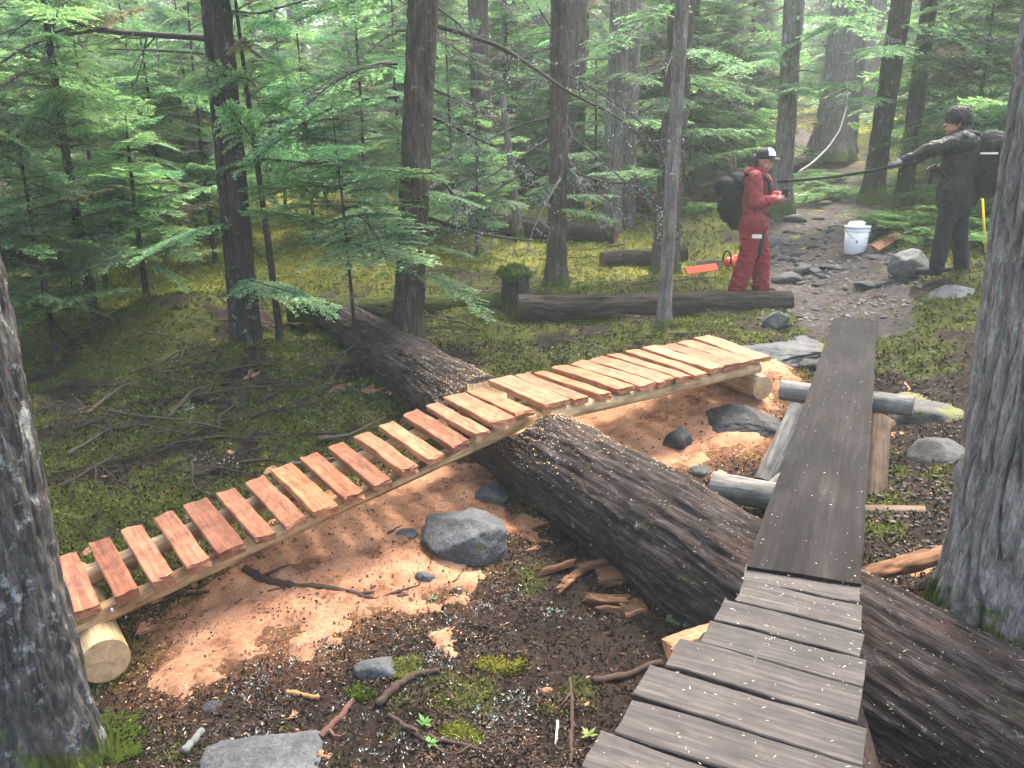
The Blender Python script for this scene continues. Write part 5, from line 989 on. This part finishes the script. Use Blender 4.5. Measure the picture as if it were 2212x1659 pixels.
def offcut():
    p = PT(1890, 538, 9.9); q = PT(1943, 508, 10.0); o = inst('cedar_offcut', plank_mesh(np.linalg.norm(q - p), .13, .035, 601, 8, .004, 'cedar_offcut', MAT['cedar']), None, frame(p + [0, 0, .02], q - p, (-.25, -.6, .8), np.zeros(3))); tag(o, 'tan board offcut propped against the ferny bank beside the bucket', 'board')
    a = gpx(1862, 540); b_ = PT(1912, 500, 10.6); b = B(); kx = np.linspace(0, 1, 6)[:, None]; b.tube(a * (1 - kx) + b_ * kx + [0, 0, .03], .018, 8, (.02, .02, .02)); tag(b.build('tool_shaft', MAT['vcol'], origin=a), 'black tool shaft lying between the bucket and the tan board', 'tool')
    a = PT(2131, 575, 8.9); b_ = PT(2122, 425, 8.9); b = B(); b.tube([a, a * .5 + b_ * .5, b_], [.013, .013, .013], 8, (.55, .36, .03)); tag(b.build('yellow_handle', MAT['vcol'], origin=a), 'yellow tool handle standing behind the dark clad worker', 'tool')
offcut()
# orange chainsaw kit on the moss
def saw():
    ORG = plain('orange_plastic', (.75, .085, .02), .45, .12, 25, .4, 0); a = PT(1484, 574, 10.3); b_ = PT(1556, 556, 10.5); ga, gb = G(a), G(b_); xd = unit(gb - ga); L = np.linalg.norm(b_ - a)
    o = inst('bar_scabbard', plank_mesh(L * .92, .1, .03, 610, 10, .001, 'bar_scabbard', ORG), None, frame(G(a) + [0, 0, .1], xd + [0, 0, .03], (0, -.9, .5), np.zeros(3))); tag(o, 'orange plastic saw bar cover lying on the moss behind the red clad worker', 'scabbard')
    c = G(PT(1574, 550, 10.6)); s = empty('chainsaw', c); Pc = placer(c, (.95, .3)); bb = Body([((0, .0, .12), (0, .2, .12), .07, .065), ((0, .1, .17), (0, .2, .16), .05, .045)]); bb.build('engine_housing', ORG, s, Pc, .01, 3)
    b = B(); t = np.linspace(-.3, 3.4, 16); b.tube(Pc(np.stack([.1 * np.cos(t), 0 * t - .02, .14 + .13 * np.sin(t)], 1)), .013, 8, (.01, .01, .01)); b.build('front_handle', MAT['vcol'], s)
    b = B(); b.tube(Pc([(0, .2, .1), (0, .3, .06), (0, .34, .12), (0, .28, .19), (0, .18, .18)]), .014, 8, (.01, .01, .01)); b.build('rear_handle', MAT['vcol'], s)
    b = B(); b.box((-.004, -.48, .08), (.004, -.02, .15), (.3, .3, .3)); mk('guide_bar', Pc(b.arr()[0]), b.arr()[1], MAT['grey_log'], s, smooth=False); tag(s, 'orange and black chainsaw on the ground behind the red clad worker', 'chainsaw')
saw()
# pale bare stem arching over the trail
P = np.array([PT(1832, 198, 14), PT(1828, 235, 14), PT(1815, 280, 13.9), PT(1790, 318, 13.8), PT(1755, 352, 13.6), PT(1725, 372, 13.5)]); b = B(); kx = np.linspace(0, 5, 30); P = np.stack([np.interp(kx, np.arange(6), P[:, c]) for c in range(3)], 1); P[1:-1] = (P[:-2] + 2 * P[1:-1] + P[2:]) / 4; b.tube(P, np.linspace(.009, .019, 30), 8, (.42, .41, .38)); tag(b.build('bare_stem', MAT['vcol'], origin=P[-1]), 'pale peeled bare stem arching beside the head of the trail', 'stem')
b = B(); p = gpx(1728, 433); V, T = rock_mesh((.18, .08, .07), 61, 3, rough=.3); b.add(V + p + [0, 0, .06], None, T, (.7, .62, .5)); tag(b.build('pale_stone', MAT['vcol'], origin=p), 'small whitish stone by the mossy hollow foot of the grey tree', 'stone')
# the trunk scar on the near grey tree is a part of it
sp = PT(2133, 712, 3.15); V, T = rock_mesh((.022, .022, .03), 5, 3, rough=.3); mk('knot', V + sp, T, MAT['rock_pale'], tr_)
# ------------------------------------------------------------------ ground cover nobody could count
rg = np.random.default_rng(91)
def polar(n, r0, r1, a=42): 
    r = np.exp(rg.uniform(np.log(r0), np.log(r1), n)); t = np.radians(rg.uniform(-a, a, n)); return r * np.sin(t), r * np.cos(t), r
x, y, r = polar(90000, 1.7, 16); c, f, gd = ground_col(x, y); tmk = trail_mask(x, y); smk_ = saw_mask(x, y)
pm = np.clip(f + gd, 0, 1) * (tmk > 1.05) * (smk_ < .45); k = rg.random(len(x)) < pm * .95 + .03 * (tmk > 1.1) * (smk_ < .3); x, y, r, c = x[k], y[k], r[k], c[k]; n = len(x)
z = gh(x, y); P = np.stack([x, y, z - .004], 1); b = B()
for i in range(4):
    D = rg.normal(0, 1, (n, 3)); D[:, 2] = np.abs(D[:, 2]) + .25; D /= np.linalg.norm(D, axis=1)[:, None]; S = np.cross(D, rg.normal(0, 1, (n, 3))); S /= np.linalg.norm(S, axis=1)[:, None]; s = (.55 + r * .12)
    b.quads(P + rg.normal(0, .012, (n, 3)) * [1, 1, .2], D, S, rg.uniform(.014, .034, n) * s, rg.uniform(.003, .007, n) * s, (c * 1.25 + np.array([.006, .012, .0])) * rg.uniform(.6, 1.7, (n, 1)))
tag(b.build('moss', MAT['moss']), 'green and sun-painted golden feather moss carpeting the forest floor', 'moss', kind='stuff')
# needle litter, lichen crumbs and bark flakes
x, y, r = polar(170000, 1.5, 10); tmk = trail_mask(x, y); s_ = saw_mask(x, y); n1 = fbm(x / .3, y / .3, oc=3, seed=61)
k = (rg.random(len(x)) < np.clip((n1 - .3) * 3.2, .1, 1)) & ~((s_ > .7) & (rg.random(len(x)) < .85)); x, y, r, n1 = x[k], y[k], r[k], n1[k]; n = len(x); z = gh(x, y); P = np.stack([x, y, z + .006 + .022 * (saw_mask(x, y) > .6)], 1)
D = rg.normal(0, 1, (n, 3)) * [1, 1, .3]; D /= np.linalg.norm(D, axis=1)[:, None]; S = np.cross(D, np.array([0, 0, 1.]) + rg.normal(0, .4, (n, 3))); S /= np.linalg.norm(S, axis=1)[:, None]
kind = rg.random(n); dk = np.array([.018, .012, .009]); br = np.array([.085, .048, .028]); tan_ = np.array([.36, .27, .18])
col = np.where((kind < .42)[:, None], dk * rg.uniform(.6, 2.2, (n, 1)), np.where((kind < .955)[:, None], br * rg.uniform(.5, 1.7, (n, 1)), tan_ * rg.uniform(.6, 1.5, (n, 1))))
b = B(); b.quads(P, D, S, rg.uniform(.008, .034, n) * (.5 + r * .13), np.where(kind < .42, rg.uniform(.003, .009, n), rg.uniform(.0012, .004, n)) * (.5 + r * .13), col)
tag(b.build('litter', MAT['litter']), 'brown needle litter and pale wood chips over the floor', 'litter', kind='stuff')
# raised crumbs of duff that break up the bare soil
x, y, r = polar(60000, 1.5, 8); k = (saw_mask(x, y) < .55) & (trail_mask(x, y) > 1.1); x, y, r = x[k], y[k], r[k]; n = len(x); P = np.stack([x, y, gh(x, y) - .003], 1); b = B(); nn1 = fbm(x / .25, y / .25, oc=3, seed=66)[:, None]
for i in range(2):
    D = rg.normal(0, 1, (n, 3)); D[:, 2] = np.abs(D[:, 2]) + .1; D /= np.linalg.norm(D, axis=1)[:, None]; S = np.cross(D, rg.normal(0, 1, (n, 3))); S /= np.linalg.norm(S, axis=1)[:, None]
    b.quads(P + rg.normal(0, .01, (n, 3)) * [1, 1, .1], D, S, rg.uniform(.01, .035, n) * (.5 + r * .1), rg.uniform(.002, .009, n) * (.5 + r * .1), (np.array([.012, .008, .006]) * (1 - nn1) + np.array([.045, .025, .018]) * nn1) * rg.uniform(.4, 1.8, (n, 1)))
tag(b.build('duff', MAT['moss']), 'dark crumbly duff of bark bits and dead moss', 'duff', kind='stuff')
# pale lichen tufts in patches of the foreground
b = B()
cen = [(1000, 1305, .12), (960, 1330, .1), (900, 1400, .12), (930, 1440, .08), (1060, 1300, .1), (770, 1530, .1), (620, 1560, .12), (560, 1480, .1), (700, 1400, .08), (640, 1420, .06), (1100, 1560, .08), (2085, 1350, .06), (1500, 1115, .1), (830, 1620, .1), (560, 1610, .08), (1130, 1500, .06), (1200, 1330, .05), (1020, 1590, .08), (400, 880, .15), (760, 850, .2), (1250, 760, .2), (1300, 780, .2), (1020, 560, .5), (950, 620, .4), (700, 900, .15), (500, 1000, .12)]
for u, v, rad in cen:
    q = gpx(u, v); m = int(50 + 240 * min(rad, .2)); dx = rg.normal(0, rad, (m, 2)) * [1, .8]; xx, yy = q[0] + dx[:, 0], q[1] + dx[:, 1]; kp = (fbm(xx / .06, yy / .06, oc=2, seed=71) > .5) & (saw_mask(xx, yy) < .75); xx, yy = xx[kp], yy[kp]; m = len(xx)
    if m == 0: continue
    P = np.stack([xx, yy, gh(xx, yy) + .004], 1); sc_ = .6 + np.hypot(q[0], q[1]) * .1
    for i in range(3):
        D = rg.normal(0, 1, (m, 3)); D[:, 2] = np.abs(D[:, 2]) * .8; D /= np.linalg.norm(D, axis=1)[:, None]; S = np.cross(D, rg.normal(0, 1, (m, 3))); S /= np.linalg.norm(S, axis=1)[:, None]
        b.quads(P + rg.normal(0, .006, (m, 3)), D, S, rg.uniform(.008, .024, m) * sc_, rg.uniform(.0015, .005, m) * sc_, np.array([.3, .33, .29]) * rg.uniform(.3, 1.3, (m, 1)))
tag(b.build('lichen', MAT['moss']), 'whitish reindeer lichen tufts scattered over the dark litter', 'lichen', kind='stuff')
# shavings on the decks and on the logs
b = B()
def shav(P, n_, up, col, l=(.003, .018), w_=(.0005, .0016)):
    m = len(P); D = rg.normal(0, 1, (m, 3)) * [1, 1, .12]; D /= np.linalg.norm(D, axis=1)[:, None]; S = np.cross(D, np.array([0, 0, 1.])); S /= np.linalg.norm(S, axis=1)[:, None]; b.quads(P, D, S, rg.uniform(*l, m), rg.uniform(*w_, m), col * rg.uniform(.55, 1.3, (m, 1)))
m = 200; kk = rg.integers(0, 9, m); a_ = rg.random(m)[:, None]; c_ = rg.random(m)[:, None]; A0 = np.array([q[0] for q in LN[:10]]); A1 = np.array([q[1] for q in LN[:10]])
Pq = (A0[kk] * (1 - c_) + A0[kk + 1] * c_) * (1 - a_) + (A1[kk] * (1 - c_) + A1[kk + 1] * c_) * a_; shav(Pq + [0, 0, .006], m, None, np.array([.55, .48, .38]))
m = 200; a_ = rg.random(m)[:, None]; c_ = rg.random(m)[:, None]; Pq = (rc[0] * (1 - c_) + rc[3] * c_) * (1 - a_) + (rc[1] * (1 - c_) + rc[2] * c_) * a_; Pq[:, 2] = .022 - .012 * np.sin(np.pi * c_[:, 0]); shav(Pq, m, None, np.array([.55, .5, .42]), (.003, .016), (.0006, .0022))
Vt = Vl.reshape(-1, 3); up_ = (Vl[..., 2] > zc[:, None] + .06).reshape(-1); idx = np.nonzero(up_)[0]; Pq = Vt[rg.choice(idx, 2400)]; shav(Pq + [0, 0, .006], 2400, None, np.array([.3, .26, .2]), (.004, .022), (.0006, .0025))
dn_ = np.abs(np.repeat(sl * Ll, 190) - NOTCH - .1); idx = np.nonzero(up_ & (rg.random(len(dn_)) < np.exp(-(dn_ / .75) ** 2)))[0]; Pq = Vt[rg.choice(idx, 7000)]; shav(Pq + [0, 0, .005], 7000, None, np.array([.62, .45, .25]), (.005, .018), (.001, .003))
for i in range(NPL):
    m = 26; a_ = rg.random(m)[:, None]; Pq = BK[i] * (1 - a_) + FR[i] * a_ + rg.normal(0, .02, (m, 3)) * [1, 1, 0] + [0, 0, .006]; shav(Pq, m, None, np.array([.12, .07, .045]), (.004, .014), (.001, .003))
tag(b.build('shavings', MAT['litter']), 'loose wood shavings and crumbs strewn over decks and log', 'shavings', kind='stuff')
x, y = rg.uniform(-3, 3.4, 60000), rg.uniform(1.9, 7.4, 60000); s_ = saw_mask(x, y); k = rg.random(60000) < np.clip(s_ * 1.8, 0, 1) * (s_ > .02); x, y = x[k], y[k]; m = len(x); b = B(); P = np.stack([x, y, gh(x, y) + .004 + .018 * rg.random(m)], 1); D = rg.normal(0, 1, (m, 3)) * [1, 1, .4]; D /= np.linalg.norm(D, axis=1)[:, None]; S = np.cross(D, np.array([0, 0, 1.]) + rg.normal(0, .4, (m, 3))); S /= np.linalg.norm(S, axis=1)[:, None]
b.quads(P, D, S, rg.uniform(.004, .014, m), rg.uniform(.0015, .004, m), np.array([.58, .3, .15]) * rg.uniform(.5, 1.35, (m, 1))); tag(b.build('sawdust_chips', MAT['litter']), 'scattered orange saw chips fading out into the litter', 'chips', kind='stuff')
# dark crumbs of soil on the sawdust
x, y = rg.uniform(-2.4, 3, 9000), rg.uniform(2.4, 6.8, 9000); k = (saw_mask(x, y) > .6) & (fbm(x / .12, y / .12, seed=81) > .53); x, y = x[k], y[k]; m = len(x); b = B(); P = np.stack([x, y, gh(x, y) + .022], 1)
for i in range(2):
    D = rg.normal(0, 1, (m, 3)); D /= np.linalg.norm(D, axis=1)[:, None]; S = np.cross(D, rg.normal(0, 1, (m, 3))); S /= np.linalg.norm(S, axis=1)[:, None]; b.quads(P, D, S, rg.uniform(.006, .022, m), rg.uniform(.003, .009, m), np.array([.05, .03, .02]) * rg.uniform(.5, 2., (m, 1)))
tag(b.build('soil_crumbs', MAT['litter']), 'dark soil crumbs sprinkled on the orange sawdust', 'soil', kind='stuff')

# ------------------------------------------------------------------ sticks, bark, sprouts
def stick(label, pts, r0, r1, seed, group=None, col=(.05, .032, .024), twigs=3, lift=.0, cat='stick', name='stick', lich=0):
    rs = np.random.default_rng(seed); P = np.array([gpx(u, v) for u, v in pts]); P[:, 2] += r0 * .6 + lift; kx = np.linspace(0, len(P) - 1, 6 * len(P)); P = np.stack([np.interp(kx, np.arange(len(P)), P[:, c]) for c in range(3)], 1); P[:, 2] = np.maximum(P[:, 2], gh(P[:, 0], P[:, 1]) + r0 * .3); P[1:-1] = (P[:-2] + 2 * P[1:-1] + P[2:]) / 4 + rs.normal(0, r0 * .15, P[1:-1].shape); b = B()
    b.tube(P, np.linspace(r0, r1, len(P)), 10, np.array(col), jit=.15, rng=rs)
    for i in range(twigs):
        j = rs.integers(2, len(P) - 1); d = unit(unit(P[j] - P[j - 1]) + rs.normal(0, .7, 3) * [1, 1, .4]); l = rs.uniform(.06, .25); tt = np.linspace(0, 1, 4)[:, None]; b.tube(P[j] + d * l * tt + rs.normal(0, .008, (4, 3)) * tt, np.linspace(r1, r1 * .3, 4), 5, np.array(col) * 1.2)
    tag(b.build(name, MAT['vcol'], origin=P[0]), label, cat, group)
stick('thick dark root like branch snaking over the sawdust', [(530, 1240), (570, 1262), (640, 1275), (720, 1285), (810, 1300), (870, 1298)], .028, .012, 1, twigs=4)
stick('dark curved twig hooking off the root like branch', [(480, 1340), (510, 1310), (570, 1290), (640, 1272), (720, 1262)], .014, .008, 2)
stick('thin dark stick below the peeled support log', [(290, 1370), (330, 1320), (380, 1290), (480, 1275)], .012, .008, 3)
stick('crooked dark bark covered stick next to the blue grey rock', [(815, 1535), (860, 1490), (900, 1462), (950, 1458)], .02, .012, 4, twigs=1)
stick('reddish brown stick crossing the litter by the pale slab', [(690, 1605), (740, 1550), (765, 1515)], .016, .012, 5, col=(.09, .045, .035), twigs=2)
stick('long dark slender stick pointing at the boardwalk', [(870, 1570), (940, 1600), (1010, 1620), (1050, 1635)], .012, .006, 6, twigs=2)
stick('parallel thin dark stick among green sprouts', [(840, 1555), (900, 1590), (960, 1640)], .011, .006, 7, twigs=2)
stick('upright leaning dark twig beside the old boardwalk', [(1232, 1470), (1236, 1530), (1234, 1600), (1232, 1660)], .009, .009, 8, twigs=1)
stick('pale peeled splinter standing in the dark litter', [(1205, 1560), (1200, 1620)], .006, .004, 9, col=(.5, .42, .3), twigs=0)
stick('orange brown wood splinter in pale lichen', [(620, 1500), (690, 1520)], .012, .01, 10, col=(.3, .14, .06), twigs=0)
stick('pale lichen coated stick on the slab edge', [(400, 1640), (440, 1590)], .018, .014, 11, col=(.12, .125, .11), twigs=0)
stick('dark board like branch reaching under the boardwalk', [(1280, 1480), (1350, 1462), (1430, 1440)], .016, .016, 12, twigs=0)
stick('half buried dark twig in the sawdust above the small stone', [(830, 1165), (880, 1135), (915, 1118)], .012, .008, 13, twigs=1)
rg2 = np.random.default_rng(13)
for k in range(22):
    u, v = rg2.uniform(120, 700), rg2.uniform(790, 1060); du, dv = rg2.uniform(60, 220), rg2.uniform(-75, 20)
    stick('dead fallen branch lying on the shaded moss behind the footbridge', [(u, v), (u + du * .5, v + dv * .5 + rg2.normal(0, 8)), (u + du, v + dv)], rg2.uniform(.007, .02), .005, 20 + k, 'dead branches on the shaded moss', (.035, .027, .02) if k % 5 else (.09, .07, .05), 6, rg2.uniform(0, .06), 'branch', 'fallen_branch')
for k in range(34):
    u, v = (rg2.uniform(110, 620), rg2.uniform(680, 1000)) if k < 24 else (rg2.uniform(900, 1400), rg2.uniform(540, 740)); q = gpx(u, v); s = rg2.uniform(.7, 1.5)
    o = inst('fallen_branch', DEADG[rg2.integers(0, 5)], None, Matrix.Translation(q + [0, 0, .05]) @ Matrix.Rotation(rg2.uniform(0, 6.3), 4, 'Z') @ Matrix.Rotation(rg2.normal(-.12, .12), 4, 'Y') @ Matrix.Diagonal((s, s, s * .6, 1)))
    tag(o, 'twiggy dead branch of the brush litter ' + ('behind the footbridge' if k < 24 else 'around the mossy stump'), 'branch', 'twiggy brush on the forest floor')
for k in range(16):
    u, v = rg2.uniform(900, 1500), rg2.uniform(520, 760); du = rg2.uniform(40, 150)
    stick('dead twig lying among the moss in front of the stump', [(u, v), (u + du * .5, v + rg2.normal(0, 10)), (u + du, v + rg2.normal(0, 14))], rg2.uniform(.006, .014), .004, 60 + k, 'dead twigs near the stump', (.09, .075, .06), 5, .02, 'twig', 'fallen_twig')
for k, (u, v, L, W, az) in enumerate([(1250, 1232, .24, .09, .2), (1222, 1268, .2, .06, 1.0), (1160, 1248, .2, .05, .3), (1325, 1270, .2, .1, 1.5), (1265, 1300, .22, .05, -.4), (1290, 1320, .2, .05, -.3), (1345, 1328, .12, .11, .2), (1205, 1290, .12, .04, .8), (1290, 1255, .25, .1, 0.)]):
    p = gpx(u, v) + [0, 0, .035]; o = inst('bark_chunk', plank_mesh(L, W, .035, 500 + k, 8, .014, 'bark_chunk', MAT['rotten']), None, frame(p, (math.cos(az), math.sin(az), rg2.uniform(-.1, .25)), unit(np.array([rg2.normal(0, .3), rg2.normal(0, .3), 1])), np.zeros(3))); tag(o, 'flake of rotten reddish bark beneath the huge notched log', 'bark', 'bark flakes under the log')
def sprout(label, u, v, s, seed, n=6, col=(.1, .26, .05)):
    rs = np.random.default_rng(seed); p = gpx(u, v); b = B(); b.tube([p - [0, 0, .01], p + [0, 0, s * .5]], [.003, .002], 5, np.array(col) * .7); az = np.arange(n) * 6.283 / n + rs.normal(0, .3, n); D = np.stack([np.cos(az), np.sin(az), rs.uniform(.1, .6, n)], 1); D /= np.linalg.norm(D, axis=1)[:, None]; S = np.cross(D, [0, 0, 1.]); S /= np.linalg.norm(S, axis=1)[:, None]
    b.quads(np.repeat([p + [0, 0, s * .5]], n, 0) - rs.uniform(0, s * .2, (n, 1)) * [0, 0, 1], D, S, rs.uniform(.6, 1., n) * s, s * .16, np.array(col) * rs.uniform(.8, 1.3, (n, 1))); tag(b.build('sprout', MAT['fern'], origin=p), label, 'sprout')
sprout('bright green seedling beside the long dark slender stick', 918, 1578, .06, 1); sprout('tiny green sprout between two thin sticks', 930, 1615, .05, 2); sprout('yellow green sprig by the old boardwalk', 1270, 1600, .05, 3, 8, (.16, .2, .05)); sprout('small green shoot at the mossy foot of the lichened trunk', 215, 1630, .05, 4); sprout('grey green shoot beside the root like branch', 935, 1300, .04, 5, 7, (.14, .2, .1))
def cushion(label, u, v, s, seed, col=(.055, .08, .012)):
    p = gpx(u, v); V, T = rock_mesh((s * 1.7, s * 1.2, s * .22), seed, 4, rough=.6); b = B(); b.add(V + p, None, T, np.array(col) * .45); rs = np.random.default_rng(seed); m = int(1400 * (s / .05) ** 1.4); Pm = (V + p)[rs.integers(0, len(V), m)]; D = Pm - p; D /= np.linalg.norm(D, axis=1)[:, None]; D = D + rs.normal(0, .4, D.shape); D /= np.linalg.norm(D, axis=1)[:, None]; S = np.cross(D, rs.normal(0, 1, D.shape)); S /= np.linalg.norm(S, axis=1)[:, None]
    b.quads(Pm, D, S, rs.uniform(.008, .024, m), .0025, np.array(col) * rs.uniform(.3, 1.3, (m, 1))); tag(b.build('moss_cushion', MAT['moss'], origin=p), label, 'moss')
cushion('bright green moss cushion below the blue grey rock', 785, 1500, .05, 1); cushion('olive moss cushion around the side of the blue grey rock', 870, 1440, .07, 2, (.1, .11, .025)); cushion('moss bank hugging the foot of the lichened trunk', 235, 1600, .14, 3); cushion('golden star moss patch in the middle of the litter', 1080, 1440, .08, 4, (.14, .13, .02)); cushion('golden moss patch near the parallel sticks', 1000, 1590, .07, 5, (.12, .13, .02)); cushion('greenish moss tuft next to the fresh wood wedge', 1465, 1340, .035, 6, (.2, .24, .12)); cushion('moss hump on the slope beyond the big stump', 1250, 690, .2, 7, (.1, .13, .02)); cushion('dark moss hump at the foot of the thin grey pole tree', 1470, 700, .2, 8, (.1, .1, .015))

# rubble and gravel of the trail and of the dirty bank by the ramp
b = B(); V0, T0 = ICO[2]; n = 0
while n < 1650:
    u, v = (rg2.uniform(1640, 1990), rg2.uniform(450, 700)) if n < 1300 else (rg2.uniform(1880, 2080), rg2.uniform(720, 1240)); 
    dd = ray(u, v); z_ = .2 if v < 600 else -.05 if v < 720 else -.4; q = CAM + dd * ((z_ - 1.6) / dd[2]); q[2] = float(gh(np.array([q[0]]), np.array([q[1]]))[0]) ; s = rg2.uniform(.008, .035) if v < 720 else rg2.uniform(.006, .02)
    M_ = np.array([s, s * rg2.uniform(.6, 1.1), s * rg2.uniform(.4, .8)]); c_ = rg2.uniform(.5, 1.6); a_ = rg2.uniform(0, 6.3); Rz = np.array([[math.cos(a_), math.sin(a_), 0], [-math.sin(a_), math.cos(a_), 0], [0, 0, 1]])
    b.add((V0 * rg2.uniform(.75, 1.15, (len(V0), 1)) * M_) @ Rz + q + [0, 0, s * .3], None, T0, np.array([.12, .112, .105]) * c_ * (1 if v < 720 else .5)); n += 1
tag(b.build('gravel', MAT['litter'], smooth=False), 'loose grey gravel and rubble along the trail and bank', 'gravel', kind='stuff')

# ------------------------------------------------------------------ hazy air between the trees
hz = bpy.data.materials.new('hazy_air'); hz.use_nodes = True; hz.node_tree.nodes.clear()
ho = hz.node_tree.nodes.new('ShaderNodeOutputMaterial'); hv = hz.node_tree.nodes.new('ShaderNodeVolumePrincipled'); hz.node_tree.links.new(hv.outputs[0], ho.inputs['Volume'])
hv.inputs['Color'].default_value = (.86, .95, .9, 1); hv.inputs['Density'].default_value = .003; hv.inputs['Anisotropy'].default_value = .2
b = B(); b.box((-140, -45, float(Zg.min()) - 1), (140, 235, float(Zg.max()) + 16)); tag(b.build('haze', hz, smooth=False), 'thin pale haze hanging between the trees', 'haze', kind='stuff')

# ------------------------------------------------------------------ tell look-alikes apart by what they stand next to
LM = [(pr, 'the red clad worker'), (pm_, 'the dark clad worker'), (np.array(b7), 'the big fluted cedar'), (np.array(b8), 'the dark tree above the bucket'), (np.array(b6), 'the grey tree with the hollow foot'), (np.array(b1), 'the dark twin stemmed tree'), (np.array(b2), 'the stout brown tree'), (np.array(b3), 'the slim lichened tree'), (np.array(b4), 'the touching grey pair'), (np.array(b5), 'the sturdy brown grey tree'), (np.array(b10), 'the brown tree in the twig tangle'), (np.array(b13), 'the pale snag'), (np.array(b15), 'the grey tree under the sky gap'), (np.array(b11), 'the pale grey tree behind the cap'), (PT(1846, 546, 10.2), 'the white bucket'), (PZ(1850, 690, 0), 'the far end of the ramp'), (PZ(2055, 668, .1), 'the pale lichened boulder'), (np.array(b9), 'the leaning tree by the outstretched arm'), (PZ(1677, 695, -.02), 'the rounded grey rock')]
WORDS = {'understorey hemlock saplings': lambda o: 'bushy green hemlock sapling', 'hemlocks of the forest beyond': lambda o: 'dense hemlock beyond the clearing', 'stones embedded in the trail': lambda o: ('large' if o.scale[0] > .14 else 'small' if o.scale[0] < .07 else 'fist sized') + ' grey trail stone', 'ferns along the trail': lambda o: ('tall' if o.scale[0] > 1.35 else 'low') + ' bright fern', 'grey trunks deep in the forest': lambda o: 'hazy grey conifer trunk'}
for o in list(sc.collection.objects):
    k = o.get('group')
    if k in WORDS and o.parent is None:
        q = np.array(o.matrix_basis.translation)[:2]; j = int(np.argmin([np.hypot(*(q - p[:2])) for p, _ in LM])); dd_ = np.hypot(*(q - LM[j][0][:2])); o['label'] = WORDS[k](o) + (' close to ' if dd_ < 1.0 else ' near ' if dd_ < 4 else ' well behind ') + LM[j][1]
